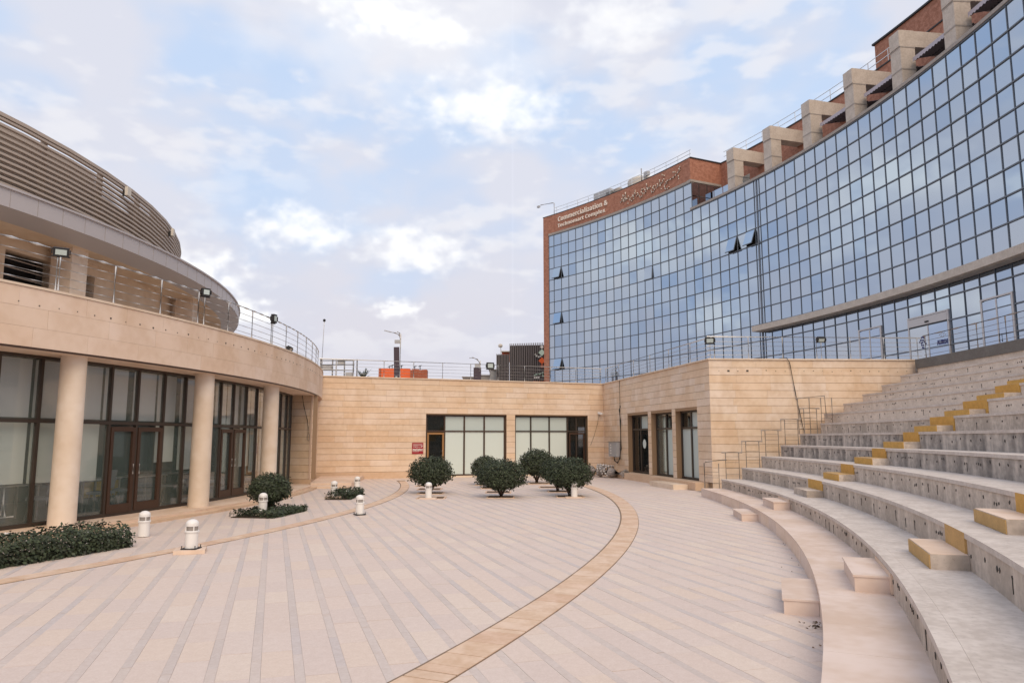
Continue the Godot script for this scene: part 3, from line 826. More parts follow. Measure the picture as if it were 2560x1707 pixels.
func text(parent: Node3D, words: String, width: float, at: Vector3, bs: Basis, m: Material, height := 0.0, centred := true, depth := 0.02):
	var tm := TextMesh.new()
	var f := SystemFont.new()
	f.font_names = PackedStringArray(["Droid Sans"]); f.font_weight = 700
	tm.font = f; tm.font_size = 64; tm.pixel_size = 0.01; tm.depth = 0.1; tm.text = words
	tm.horizontal_alignment = HORIZONTAL_ALIGNMENT_CENTER if centred else HORIZONTAL_ALIGNMENT_LEFT
	var bb := tm.get_aabb()
	var k := width / maxf(bb.size.x, 0.01)
	var ky := height / maxf(bb.size.y, 0.01) if height > 0.0 else k
	var o := MeshInstance3D.new()
	o.name = "lettering"; o.mesh = tm; o.material_override = m
	parent.add_child(o, true)
	o.global_transform = Transform3D(Basis(bs.x * k, bs.y * ky, bs.z * depth * 10.0), at)
	return o
func round_building():
	var t := thing("round_building", "round stone building with glazed ground floor, cream columns and curved fascia", "building", PL(32, -5))
	# fascia of stone panels on a core
	var b := MB.new()
	b.arc(31.2, 32.318, 3.44, 4.5, -34, 16.6, 1.0)
	part(t, "fascia_core", b, M.fascia_core)
	for j in 3:
		var a := -33.5 + rng.randf()
		while a < 16.4:
			var l := minf(rad_to_deg(rng.randf_range(1.0, 1.7) / 32.35), 16.5 - a)
			var y0 := 3.43 + j * 0.356
			var o := MB.new()
			o.arc(32.325, 32.35 + rng.randf_range(-0.0015, 0.0015), y0, y0 + 0.353, a, a + l - 0.006, 1.0)
			part(t, "fascia_panel", o, M["fascia%d" % (rng.randi() % 6)])
			a += l
	b = MB.new()
	b.arc(31.0, 32.37, 4.5, 4.545, -34, 16.8, 1.0)
	part(t, "coping", b, M.coping)
	b = MB.new()
	b.arc(31.0, 32.33, 3.405, 3.428, -34, 9.5, 1.0)
	part(t, "soffit", b, M.soffit)
	b = MB.new()
	b.arc(32.30, 32.345, 3.395, 3.432, -34, 9.5, 1.0)
	part(t, "gap_shade", b, M.brown_frame)  # dark strip that paints the shadow line of the gap under the fascia
	b = MB.new()
	b.arc(15.0, 32.3, 4.2, 4.49, -60, 60, 2.0)
	part(t, "roof_slab", b, M.terrace)
	# row of fixing holes on the fascia, their shade painted as dark raised boxes
	b = MB.new()
	for i in 46:
		var a := -21.0 + i * 0.72
		b.box(PL(32.352, a, 4.21 + rng.randf_range(-0.012, 0.012)), Vector3(0.035, 0.035, 0.008) * rng.randf_range(0.5, 1.1), RB(a))
	part(t, "fixing_hole_shade", b, M.hole_shade_and_drip).set_meta("kind", "stuff")
	# plinth steps
	for k in 2:
		b = MB.new()
		b.arc(31.0, [32.6, 32.38][k], -0.02, [0.055, 0.11][k], -34, 8.4, 1.0)
		part(t, "plinth_step", b, M.fascia2 if k else M.plinth)
	# columns
	for a in [-23.6, -15.95, -8.32, -0.72]:
		b = MB.new()
		b.lathe(PL(31.92, a), [Vector2(0.25, 0.1), Vector2(0.245, 0.6), Vector2(0.24, 2.0), Vector2(0.232, 3.41)], 28)
		part(t, "column", b, M.column)
	# glazing
	var ms := [-24.6, -22.9, -21.3, -19.7, -18.05, -16.42, -14.8, -13.16, -11.62, -9.91, -8.32, -6.7, -5.04, -3.6, -1.94, -0.32, 1.28, 3.0, 4.7, 6.53, 8.23]
	var GR := 31.4
	for i in ms.size():
		b = MB.new()
		b.box(PL(GR, ms[i], 1.76), Vector3(0.06, 3.3, 0.09), RB(ms[i]))
		part(t, "mullion", b, M.dark_frame)
	for y in [0.15, 2.13, 3.38]:
		b = MB.new()
		b.arc(GR - 0.045, GR + 0.045, y - 0.035, y + 0.035, ms[0], ms[-1], 0.9)
		part(t, "transom", b, M.dark_frame)
	for i in ms.size() - 1:
		var mid: float = (ms[i] + ms[i + 1]) * 0.5
		var w := deg_to_rad(ms[i + 1] - ms[i]) * GR
		var is_door: bool = i in [7, 8, 12, 13]
		for j in 2:
			var y0: float = [0.18, 2.17][j]
			var y1: float = [2.09, 3.35][j]
			b = MB.new()
			b.box(PL(GR - 0.012, mid, (y0 + y1) * 0.5), Vector3(w - 0.08, y1 - y0, 0.012), RB(mid))
			part(t, "pane", b, M.glass)
		# roller blinds
		for j in 2:
			if j == 0 and is_door: continue
			var yb: float = 2.2 if j else [0.98, 1.0, 0.97, 0.95, 0.93, 0.92, 0.9, 0, 0, 1.22, 1.0, 0.8, 0, 0, 0.95, 0.75, 0.5, 0.4, 0.3, 0.3][i]
			b = MB.new()
			var off := -0.06 if i % 2 else 0.05
			b.box(PL(GR - 0.19, mid + off, (yb + (3.34 if j else 2.1)) * 0.5), Vector3(w * 0.84, (3.34 if j else 2.1) - yb, 0.006), RB(mid))
			part(t, "roller_blind", b, M.blind if j else M.blind_green)
		if is_door:
			b = MB.new()
			for q in [[-0.5, 0.0], [0.5, 0.0]]:
				b.box(PL(GR + 0.03, mid, 1.11) + RB(mid).x * (q[0] * (w - 0.17)), Vector3(0.085, 1.86, 0.06), RB(mid))
			b.box(PL(GR + 0.03, mid, 2.0), Vector3(w - 0.26, 0.1, 0.06), RB(mid)); b.box(PL(GR + 0.03, mid, 0.27), Vector3(w - 0.26, 0.18, 0.06), RB(mid))
			var d := part(t, "door", b, M.brown_frame)
			b = MB.new()
			var hx := RB(mid).x * ((0.5 if i in [7, 12] else -0.5) * (w - 0.2))
			b.tube([PL(GR + 0.09, mid, 1.0) + hx, PL(GR + 0.09, mid, 1.22) + hx], 0.012)
			part(d, "handle", b, M.steel)
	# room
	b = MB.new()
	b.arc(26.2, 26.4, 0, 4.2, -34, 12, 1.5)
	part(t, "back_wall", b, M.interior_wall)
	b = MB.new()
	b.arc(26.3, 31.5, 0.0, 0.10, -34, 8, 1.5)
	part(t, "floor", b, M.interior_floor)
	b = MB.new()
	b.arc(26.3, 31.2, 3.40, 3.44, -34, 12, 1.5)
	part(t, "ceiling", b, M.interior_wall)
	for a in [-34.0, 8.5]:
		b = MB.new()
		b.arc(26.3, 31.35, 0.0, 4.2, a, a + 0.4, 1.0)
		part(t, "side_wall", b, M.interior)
	# desks and chairs seen through the glass
	var said := ["in the bay beside the first column", "behind the double door", "behind the double door's side bay", "beside the second column", "behind the second double door"]
	var n := 0
	for q in [[-15.4, 30.0, 2], [-12.4, 30.0, 0], [-10.4, 29.8, 1], [-7.4, 30.0, 2], [-3.6, 30.0, 2]]:
		var at := PL(q[1], q[0], 0.1)
		var d := thing("desk", "white topped office desk " + said[n], "desk", at, "desks inside the round building")
		d.rotation.y = deg_to_rad(q[0]) + PI / 2
		b = MB.new()
		b.box(Vector3(0, 0.73, 0), Vector3(1.3, 0.03, 0.65))
		lpart(d, "desk_top", b, M.desk)
		for k in 4:
			b = MB.new()
			b.box(Vector3(0.6 if k & 1 else -0.6, 0.36, 0.28 if k & 2 else -0.28), Vector3(0.04, 0.71, 0.04))
			lpart(d, "leg", b, M.steel_dull)
		if q[2] == 1:
			b = MB.new()
			b.box(Vector3(0, 0.5, 0.27), Vector3(1.15, 0.36, 0.02))
			lpart(d, "front_panel", b, M.yellow_panel)
		elif q[2] == 0:
			b = MB.new()
			b.box(Vector3(0.1, 1.0, 0.05), Vector3(0.5, 0.32, 0.03)); b.box(Vector3(0.1, 0.8, 0.05), Vector3(0.05, 0.12, 0.03)); b.box(Vector3(0.1, 0.752, 0.05), Vector3(0.22, 0.014, 0.16))
			lpart(d, "screen", b, M.black)
		var c := thing("office_chair", "grey office chair " + said[n], "chair", PL(q[1] + 0.55, q[0] + 0.9, 0.1), "chairs inside the round building")
		c.rotation.y = deg_to_rad(q[0]) - 1.2
		b = MB.new()
		b.box(Vector3(0, 0.46, 0), Vector3(0.46, 0.06, 0.44))
		lpart(c, "seat", b, M.chair_grey)
		b = MB.new()
		b.box(Vector3(0, 0.76, -0.22), Vector3(0.42, 0.42, 0.04), Basis(Vector3.RIGHT, -0.12))
		lpart(c, "backrest", b, M.chair_grey)
		for k in 4:
			b = MB.new()
			b.tube([Vector3(0.17 if k & 1 else -0.17, 0.44, 0.17 if k & 2 else -0.17), Vector3(0.22 if k & 1 else -0.22, 0.0, 0.22 if k & 2 else -0.22)], 0.014, 6)
			lpart(c, "leg", b, M.steel_dull)
		n += 1
	var e := thing("whiteboard_stand", "white tubular stand behind the glass beside the hedge", "stand", PL(30.9, -17.2, 0.1))
	for k in 2:
		var s := -16.7 - k * 0.75
		b = MB.new()
		b.tube([PL(30.9, s, 1.6), PL(30.9, s, 0.6), PL(31.05, s - 0.12, 0.32)], 0.016, 6); b.tube([PL(30.9, s, 0.6), PL(30.75, s + 0.16, 0.32)], 0.016, 6)
		part(e, "leg", b, M.white_paint)
	b = MB.new()
	b.tube([PL(31.05, -16.5, 0.30), PL(31.05, -17.8, 0.30)], 0.018, 6)
	part(e, "crossbar", b, M.white_paint)

func pavilion():
	var t := thing("roof_pavilion", "rooftop pavilion with wide grey rimmed canopy and a slatted drum above it", "building", PL(27, -5, 4.5))
	var b := MB.new()
	var RR := 28.7
	# canopy: outer rim, sloping soffit, roof
	b.arc(RR - 0.06, RR, 7.05, 7.47, -90, 90, 1.5)
	part(t, "rim", b, M.metal_band)
	b = MB.new()
	b.arc(RR - 0.2, RR + 0.05, 7.47, 7.52, -90, 90, 1.5)
	part(t, "rim_cap", b, M.metal_band)
	for i in 60:
		var a := -44.0 + i * 1.5
		if a > -26 and a < 22:
			b = MB.new()
			b.box(PL(RR + 0.0005, a, 7.26), Vector3(0.008, 0.40, 0.004), RB(a))
			part(t, "rim_seam", b, M.ledge)
	b = MB.new()
	for i in 120:
		var a0 := -90.0 + i * 1.5
		var a1 := a0 + 1.5
		b.quad(PL(RR - 0.05, a0, 7.05), PL(RR - 0.05, a1, 7.05), PL(RR - 0.75, a1, 6.93), PL(RR - 0.75, a0, 6.93))
	part(t, "soffit_edge", b, M.metal_band)
	b = MB.new()
	for i in 120:
		var a0 := -90.0 + i * 1.5
		var a1 := a0 + 1.5
		b.quad(PL(RR - 0.75, a0, 6.93), PL(RR - 0.75, a1, 6.93), PL(25.0, a1, 6.95), PL(25.0, a0, 6.95))
	part(t, "soffit", b, M.pavilion_tan)
	b = MB.new()
	b.arc(10, RR - 0.1, 7.3, 7.46, -90, 90, 2.0)
	part(t, "roof", b, M.ledge)
	# wall with dark louvred openings
	var open := [[-10.6, -7.2], [-5.4, -3.4], [-17, -13]]
	var wl := -50.0
	for o in [[-17.0, -13.0], [-10.6, -7.2], [-5.4, -3.4], [60.0, 60.0]]:
		b = MB.new()
		b.arc(26.6, 26.9, 4.5, 6.95, wl, o[0], 1.0)
		part(t, "wall", b, M.pavilion_tan)
		wl = o[1]
	for o in open:
		b = MB.new()
		b.arc(26.6, 26.9, 6.60, 6.95, o[0], o[1], 1.0)
		part(t, "lintel", b, M.pavilion_tan)
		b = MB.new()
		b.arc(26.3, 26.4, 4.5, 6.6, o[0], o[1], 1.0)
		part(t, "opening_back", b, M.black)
		for k in 9:
			b = MB.new()
			for i in 4:
				var a0: float = lerpf(o[0], o[1], i / 4.0)
				var a1: float = lerpf(o[0], o[1], (i + 1) / 4.0)
				var y := 4.62 + k * 0.22
				b.quad(PL(26.85, a0, y), PL(26.85, a1, y), PL(26.62, a1, y + 0.1), PL(26.62, a0, y + 0.1)); b.quad(PL(26.85, a0, y), PL(26.85, a1, y), PL(26.85, a1, y + 0.02), PL(26.85, a0, y + 0.02))
			part(t, "louvre_blade", b, M.slat)
	for a in [-15.2, -7.35, 8.4]:
		b = MB.new()
		b.box(PL(27.45, a, 5.72), Vector3(0.62, 2.45, 0.62), RB(a))
		part(t, "pier", b, M.stone3)
	# slatted drum
	for k in 18:
		b = MB.new()
		var y := 7.62 + k * 0.158
		b.arc(25.95, 26.05, y, y + 0.066, 0, 360, 4.0)
		part(t, "slat", b, M.slat)
	b = MB.new()
	b.arc(25.86, 26.07, 10.40, 10.50, 0, 360, 4.0)
	part(t, "top_rail", b, M.slat)
	for i in 60:
		var a := i * 6.0
		b = MB.new()
		b.box(PL(25.85, a, 8.95), Vector3(0.10, 3.0, 0.16), RB(a))
		part(t, "upright", b, M.slat)
	for k in 3:
		b = MB.new()
		b.arc(25.3, 25.4, 8.0 + k * 0.9, 8.16 + k * 0.9, 0, 360, 6.0)
		part(t, "inner_ring", b, M.slat)
	for k in 18:
		b = MB.new()
		b.arc(25.50, 25.56, 7.60 + k * 0.158, 7.69 + k * 0.158, -60, 60, 3.0)
		part(t, "inner_slat", b, M.slat)
	for q in [[-70.0, -11.2], [-9.9, -8.0], [-6.4, -5.2], [-3.2, 70.0]]:
		b = MB.new()
		b.arc(25.1, 25.2, 7.46, 10.1, q[0], q[1], 3.0)
		part(t, "backing_panel", b, M.slat)
	# stair core that shows dark between the slats
	b = MB.new()
	b.arc(17.0, 17.2, 7.4, 9.6, 0, 360, 6.0)
	part(t, "plant_wall", b, M.slat)
	for q in [[2.6, 10.2], [13.5, 10.15]]:
		var f := thing("drum_lamp", "small pale floodlight on the slatted drum " + ("above the middle of the canopy rim" if q[0] < 5 else "at the drum's tapering edge"), "floodlight", PL(26.1, q[0], q[1]), "floodlights on the slatted drum")
		b = MB.new()
		b.box(PL(26.2, q[0], q[1]), Vector3(0.26, 0.3, 0.1), RB(q[0]))
		part(f, "housing", b, M.cream)
		b = MB.new()
		b.box(PL(26.1, q[0], q[1] - 0.05), Vector3(0.04, 0.2, 0.16), RB(q[0]))
		part(f, "bracket", b, M.black)

func office_building():
	var t := thing("office_building", "curved office block with blue mirrored curtain wall, brick top and lettering", "building", FP(18, 4.5))
	var ms := []
	for k in range(-7, 21): ms.append(0.13 + k * 0.894)
	ms.append(18.62)
	for j in 26: ms.append(19.12 + j * 0.8937)
	ms.append(42.07)
	var d360 := 180.0 / PI / FR
	# dark backing sheets painting the unlit inside, seen where panes stand open
	var b := MB.new()
	b.arc(FR + 0.4, FR + 0.6, 4.4, TOP, -6.2 * d360, 42.5 * d360, 1.0, CX, FD)
	part(t, "dark_backing", b, M.interior)
	b = MB.new()
	b.arc(FR + 0.4, FR + 0.6, TOP - 0.1, 19.5, 25.6 * d360, 42.5 * d360, 1.0, CX, FD)
	part(t, "dark_backing", b, M.interior)
	b = MB.new()
	b.arc(FR + 0.05, FR + 8.0, TOP - 0.25, TOP - 0.02, -6.2 * d360, 25.4 * d360, 1.0, CX, FD)
	part(t, "roof_deck", b, M.ledge)
	var flaps := {"31_3": 0.30, "29_3": 0.34, "53_1": 0.30, "53_5": 0.22, "53_9": 0.30, "41_3": 0.08}
	var rest := MB.new()
	var tone := FastNoiseLite.new()
	tone.seed = 4; tone.frequency = 0.35
	var far := [MB.new(), MB.new(), MB.new(), MB.new(), MB.new(), MB.new(), MB.new()]
	var near_count := 0
	for i in ms.size() - 1:
		var s0: float = ms[i]
		var s1: float = ms[i + 1]
		var mid := (s0 + s1) * 0.5
		for row in range(-2 if s0 > 25.3 else 0, 13):
			var y1 := TOP - row * ROW
			var pick := rng.randi() % 5
			var z := tone.get_noise_2d(mid * 0.8, row * 1.3) + rng.randf_range(-0.25, 0.25)
			if z > 0.6: pick = 5
			elif z < -0.5: pick = 6
			elif z > 0.36: pick = 3
			var size := Vector3(s1 - s0 - 0.03, ROW - 0.03, 0.012)
			var bs := FB(mid) * Basis(Vector3.RIGHT, rng.randf_range(-0.006, 0.006)) * Basis(Vector3.UP, rng.randf_range(-0.005, 0.005))
			var at := FP(mid, y1 - ROW * 0.5, 0.0)
			if flaps.has("%d_%d" % [i, row]):
				var tilt: float = flaps["%d_%d" % [i, row]]
				bs = FB(mid) * Basis(Vector3.RIGHT, -tilt)
				at = FP(mid, y1 - 0.02, 0.03) - bs.y * (ROW * 0.48)
				var fl := piece(t, "open_window", M["pane%d" % pick], at, bs, size)
				fl.set_meta("label", "top hung pane pushed open")
				var fr := MB.new()
				fr.box(at - bs.y * (ROW * 0.48), Vector3(size.x, 0.05, 0.04), bs); fr.box(at + bs.x * size.x * 0.49, Vector3(0.04, ROW, 0.035), bs)
				part(t, "window_frame", fr, M.mullion)
				continue
			if s0 > -0.2 and near_count < 297:
				near_count += 1
				piece(t, "pane", M["pane%d" % pick], at, bs, size)
			else:
				far[pick].box(at, size, bs)
	for k in 7:
		if far[k].v.size():
			part(t, "panes", far[k], M["pane%d" % k]).set_meta("kind", "stuff")
	for i in ms.size():
		b = MB.new()
		var hi: float = 19.4 if ms[i] > 25.3 else TOP
		b.box(FP(ms[i], (hi + 4.5) * 0.5, 0.012), Vector3(0.028, hi - 4.5, 0.05), FB(ms[i]))
		part(t, "mullion", b, M.mullion)
	b = MB.new()
	b.box(FP(18.87, (TOP + 4.5) * 0.5, 0.02), Vector3(0.06, TOP - 4.5, 0.09), FB(18.87))
	part(t, "movement_joint", b, M.mullion_pale)
	for row in range(-2, 14):
		b = MB.new()
		var y := TOP - row * ROW
		b.arc(FR - 0.055, FR + 0.01, y - 0.025, y + 0.025, (25.5 if row < 0 else -6.1) * d360, 42.1 * d360, 0.9, CX, FD)
		part(t, "transom", b, M.mullion)
	b = MB.new()
	b.arc(FR - 0.10, FR + 0.25, TOP + 0.03, TOP + 0.18, -6.1 * d360, 25.5 * d360, 0.9, CX, FD)
	part(t, "parapet_cap", b, M.ledge)
	# brick band, end strip and return of the taller block
	b = MB.new()
	b.arc(FR - 0.03, FR + 0.5, 19.62, 21.2, 25.5 * d360, 42.75 * d360, 0.9, CX, FD)
	part(t, "brick_band", b, M.brick)
	b = MB.new()
	b.arc(FR - 0.06, FR + 0.3, 19.44, 19.62, 25.45 * d360, 42.09 * d360, 0.9, CX, FD)
	part(t, "ledge", b, M.ledge)
	b = MB.new()
	b.arc(FR - 0.03, FR + 0.5, 4.3, 19.62, 42.09 * d360, 42.75 * d360, 0.9, CX, FD)
	part(t, "brick_strip", b, M.brick)
	b = MB.new()
	b.arc(FR + 0.5, FR + 9.0, 4.3, 21.2, 42.3 * d360, 42.75 * d360, 0.9, CX, FD)
	part(t, "end_wall", b, M.brick)
	b = MB.new()
	b.arc(FR - 0.05, FR + 2.75, 19.66, 21.2, 25.42 * d360, 25.8 * d360, 0.9, CX, FD)
	part(t, "return_wall", b, M.brick)
	b = MB.new()
	b.arc(FR - 0.06, FR + 2.8, 19.5, 19.655, 25.4 * d360, 25.8 * d360, 0.9, CX, FD)
	part(t, "ledge", b, M.ledge)
	for k in 4:
		for j in 2:
			b = MB.new()
			var p := FP(25.46, 19.0 - j * ROW, 0.0)
			var ob := FB(25.46)
			b.box(p - ob.z * (0.36 + k * 0.7), Vector3(0.012, ROW - 0.06, 0.64), ob)
			part(t, "return_pane", b, M["pane%d" % [4, 3, 2, 6][(k + j) % 4]])
	b = MB.new()
	b.arc(FR - 0.04, FR + 9.0, 21.2, 21.27, 25.35 * d360, 42.8 * d360, 0.9, CX, FD)
	part(t, "roof_edge", b, M.black)
	# set back upper storey
	b = MB.new()
	b.arc(60.1, 60.5, TOP - 0.1, 21.2, 13.6 * d360, 25.6 * d360, 1.0, CX, FD)
	part(t, "upper_wall", b, M.brick)
	b = MB.new()
	b.arc(60.1, 60.5, 19.35, 21.2, -6.2 * d360, 13.6 * d360, 1.0, CX, FD)
	part(t, "upper_wall", b, M.brick)
	b = MB.new()
	b.arc(65.4, 65.6, TOP - 0.1, 21.2, -6.2 * d360, 25.6 * d360, 1.0, CX, FD)
	part(t, "recess_back", b, M.brick)
	b = MB.new()
	b.arc(60.5, 65.4, 19.35, 19.5, -6.2 * d360, 13.6 * d360, 1.0, CX, FD)
	part(t, "recess_ceiling", b, M.ledge)
	for e in [13.2, -5.9]:
		b = MB.new()
		b.arc(60.5, 65.4, TOP - 0.1, 19.35, (e - 0.2) * d360, e * d360, 1.0, CX, FD)
		part(t, "recess_side", b, M.brick)
	b = MB.new()
	b.arc(60.05, 66, 21.2, 21.27, -6.2 * d360, 25.4 * d360, 1.0, CX, FD)
	part(t, "roof_edge", b, M.black)
	b = MB.new()
	b.arc(60.0, 60.08, 18.7, 18.85, 13.7 * d360, 25.0 * d360, 1.0, CX, FD)
	part(t, "ledge", b, M.ledge)
	b = MB.new()
	b.arc(61.2, 66, 21.2, 23.5, -6.2 * d360, 13.0, 1.0, CX, FD)
	part(t, "lift_tower", b, M.brick)
	b = MB.new()
	b.arc(61.1, 66, 23.5, 23.6, -6.2 * d360, 13.1, 1.0, CX, FD)
	part(t, "tower_edge", b, M.black)
	for k in 5:
		b = MB.new()
		b.box(FP(24.6 - k * 0.9, 18.0, -0.9), Vector3(0.84, 1.1, 0.012), FB(24.6 - k * 0.9))
		part(t, "upper_pane", b, M["pane%d" % (k % 5)])
	# concrete frames
	for k in 7:
		var s := 21.6 - k * 3.58
		var f := thing("concrete_frame", "grey concrete roof frame, %s from the brick return, standing behind the parapet" % ["first", "second", "third", "fourth", "fifth", "sixth", "seventh"][k], "concrete frame", FP(s, TOP, -0.4), "concrete frames along the roof edge")
		b = MB.new()
		b.box(FP(s, 18.9, -0.62), Vector3(0.72, 3.1, 0.72), FB(s))
		part(f, "column", b, M.concrete_frame)
		b = MB.new()
		b.box(FP(s, 18.55, -0.62), Vector3(0.75, 0.06, 0.75), FB(s)); b.box(FP(s, 19.62, -0.62), Vector3(0.75, 0.05, 0.75), FB(s))
		part(f, "formwork_ring", b, M.ledge)
		b = MB.new()
		b.box(FP(s, 20.05, -1.47), Vector3(0.70, 0.78, 2.5), FB(s))
		part(f, "beam", b, M.concrete_frame)
	# corrugated awnings between the frames
	for k in range(1, 7):
		var sa := 21.6 - k * 3.58 - 0.5
		var sb := sa - 2.6
		if k < 2: continue
		var a := thing("roof_awning", "corrugated purple grey awning after the %s concrete frame from the brick return" % ["", "second", "third", "fourth", "fifth", "sixth", "seventh"][k], "awning", FP(sa, 19.2, -1.2), "corrugated awnings between the frames")
		b = MB.new()
		var n := 26
		for i in n:
			var p0 := lerpf(sa, sb, float(i) / n)
			var p1 := lerpf(sa, sb, float(i + 1) / n)
			var z0 := 0.05 if i % 2 else 0.0
			var z1 := 0.0 if i % 2 else 0.05
			b.quad(FP(p0, 18.95 + z0, -0.75), FP(p1, 18.95 + z1, -0.75), FP(p1, 19.4 + z1, -2.68), FP(p0, 19.4 + z0, -2.68))
		part(a, "sheet", b, M.awning)
		b = MB.new()
		for i in n:
			var p0 := lerpf(sa, sb, float(i) / n)
			var p1 := lerpf(sa, sb, float(i + 1) / n)
			b.quad(FP(p0, 18.86 if i % 2 else 18.80, -0.73), FP(p1, 18.80 if i % 2 else 18.86, -0.73), FP(p1, 19.03, -0.73), FP(p0, 19.03, -0.73))
		part(a, "flashing", b, M.flashing)
		b = MB.new()
		b.tube([FP(sa, 18.92, -0.85), FP(sb, 18.92, -0.85)], 0.03, 6); b.tube([FP(sa, 19.2, -1.7), FP(sb, 19.2, -1.7)], 0.03, 6)
		part(a, "purlin", b, M.black)
	# canopy above the doors
	b = MB.new()
	b.arc(FR - 0.62, FR - 0.06, 8.06, 8.38, -6.1 * d360, 19.1 * d360, 0.9, CX, FD)
	var cn := thing("door_canopy", "long grey curved canopy above the terrace doors of the glass facade", "canopy", FP(8, 8.1, 0.3))
	part(cn, "slab", b, M.concrete_frame)
	b = MB.new()
	b.arc(FR - 0.5, FR - 0.07, 8.02, 8.058, -6.1 * d360, 18.9 * d360, 0.9, CX, FD)
	part(cn, "underside", b, M.ledge)
	# doors on the terrace
	var doors := [[9.16, 10.85, "pale framed double door in the glass facade beside the sliding door"], [4.7, 7.33, "wide sliding entrance door with blue lettering under the canopy"], [1.05, 2.82, "pale framed double door with a dark handle beside the lettered sliding door"]]
	for k in 3:
		var q: Array = doors[k]
		var mid: float = (q[0] + q[1]) * 0.5
		var w: float = q[1] - q[0]
		var o := thing("terrace_door", q[2], "door", FP(mid, 4.5, 0.1))
		var bs := FB(mid)
		var at := func(x: float, y: float, z: float) -> Vector3: return FP(mid, y, 0.045 + z) + bs.x * x
		b = MB.new()
		for sx in [-0.5, 0.5]:
			b.box(at.call(sx * (w - 0.10), 5.76, 0.0), Vector3(0.09, 2.52, 0.05), bs)
		b.box(at.call(0, 6.98, 0.003), Vector3(w, 0.06, 0.055), bs)
		part(o, "frame", b, M.aluminium)
		if k == 1:
			b = MB.new()
			b.box(at.call(0, 6.76, 0.0), Vector3(w - 0.2, 0.34, 0.07), bs)
			part(o, "header", b, M.aluminium)
			b = MB.new()
			b.box(at.call(0, 6.70, 0.05), Vector3(0.22, 0.06, 0.05), bs)
			part(o, "sensor", b, M.black)
			b = MB.new()
			b.box(at.call(0, 6.57, 0.005), Vector3(w - 0.2, 0.05, 0.075), bs)
			part(o, "track", b, M.black)
		var hi := 6.54 if k == 1 else 6.90
		for sx in [-1, 1]:
			b = MB.new()
			b.box(at.call(sx * (w - 0.2) * 0.25, (hi + 4.5) * 0.5, 0.0), Vector3((w - 0.2) * 0.5 - 0.05, hi - 4.5, 0.02), bs)
			part(o, "leaf_pane", b, M.door_pane if sx > 0 or k != 1 else M.pane5)
		b = MB.new()
		b.box(at.call(0, (hi + 4.5) * 0.5, 0.0), Vector3(0.07, hi - 4.5, 0.045), bs)
		part(o, "meeting_stile", b, M.aluminium)
		if k == 2:
			b = MB.new()
			b.tube([at.call(0.09, 5.3, 0.06), at.call(0.09, 5.6, 0.06)], 0.02)
			part(o, "handle", b, M.black)
		if k == 1:
			text(o, "AURDI", 0.66, at.call(0.84, 5.72, 0.012), bs, M.lettering_blue, 0.20)
			for e in [[-0.5, 5.58], [-0.42, 5.60], [-0.34, 5.57], [-0.56, 5.48], [-0.47, 5.47], [-0.38, 5.46], [-0.62, 5.40], [-0.52, 5.36], [-0.43, 5.37], [-0.3, 5.38], [-0.5, 5.27], [-0.4, 5.25], [-0.46, 5.16], [-0.38, 5.14], [-0.22, 5.3]]:
				b = MB.new()
				b.box(at.call(e[0] + 0.03, e[1] + 0.48, 0.014), Vector3(0.07, 0.07, 0.006), bs * Basis(Vector3.BACK, 0.6))
				part(o, "logo_dot", b, M.lettering_blue)
			for e in [[0.5, 5.56], [0.62, 5.60], [0.74, 5.58], [0.84, 5.52], [0.58, 5.49], [0.7, 5.47]]:
				b = MB.new()
				b.box(at.call(e[0] + 0.2, e[1] + 0.48, 0.014), Vector3(0.1, 0.025, 0.006), bs * Basis(Vector3.BACK, 0.4))
				part(o, "letter_stroke", b, M.grey_box)
	# lettering on the brick
	var sg := thing("facade_lettering", "pale raised lettering in two scripts along the brick band", "lettering", FP(34, 19.8, 0.1))
	text(sg, "Commercialization &", 6.06, FP(37.88, 20.66, 0.12), FB(37.88), M.lettering, 0.44, true, 0.05)
	text(sg, "Technomart Complex", 5.8, FP(38.02, 20.08, 0.12), FB(38.02), M.lettering, 0.44, true, 0.05)
	var strokes := [[26.47,20.93,26.59,20.79,26.46,20.7,26.72,20.57,26.95,20.45,27.22,20.36,27.52,20.32,27.88,20.33],[26.66,20.31,26.64,20.05],[27.27,20.76,27.17,20.74],[27.11,20.73,27.01,20.71],[27.88,20.33,28.06,20.29,27.92,20.15,28.16,20.13,28.24,19.99,28.14,19.78,27.87,19.72,27.72,19.83],[28.48,20.97,28.38,20.95],[28.29,20.84,28.19,20.82],[28.27,20.58,28.44,20.5,28.35,20.37,28.58,20.36,28.71,20.18],[28.75,20.67,28.71,20.18],[29.01,20.45,28.92,20.24,29.14,20.18],[29.22,20.39,29.44,20.4,29.56,20.29,29.31,20.12,29.45,19.97,29.64,19.96,29.72,20.16],[28.63,19.93,28.54,19.92],[29.8,20.49,29.93,20.36,30.03,20.44,30.12,20.33],[30.24,20.83,30.14,20.34],[30.45,20.43,30.3,20.22,30.49,20.15],[30.26,20.47,30.18,20.47],[30.53,20.54,30.77,20.55,30.87,20.36,30.64,20.2,30.77,20.0,30.98,19.96,31.08,20.14],[31.3,20.41,31.18,20.3,31.21,20.23,31.4,20.18],[31.53,20.56,31.65,20.51,31.5,20.4,31.72,20.33,31.86,20.42],[31.59,20.68,31.5,20.67],[31.81,20.35,31.7,20.08,31.96,19.96,32.18,20.12,32.11,20.29],[31.97,20.29,31.89,20.29],[32.31,20.5,32.4,20.26,32.55,20.27],[32.45,19.9,32.36,19.89],[32.69,20.87,32.61,20.29],[32.77,20.43,32.7,20.22,32.88,20.17],[32.74,20.56,32.67,20.56],[32.97,20.73,32.9,20.23],[33.12,20.49,33.06,20.27,33.28,20.21]]
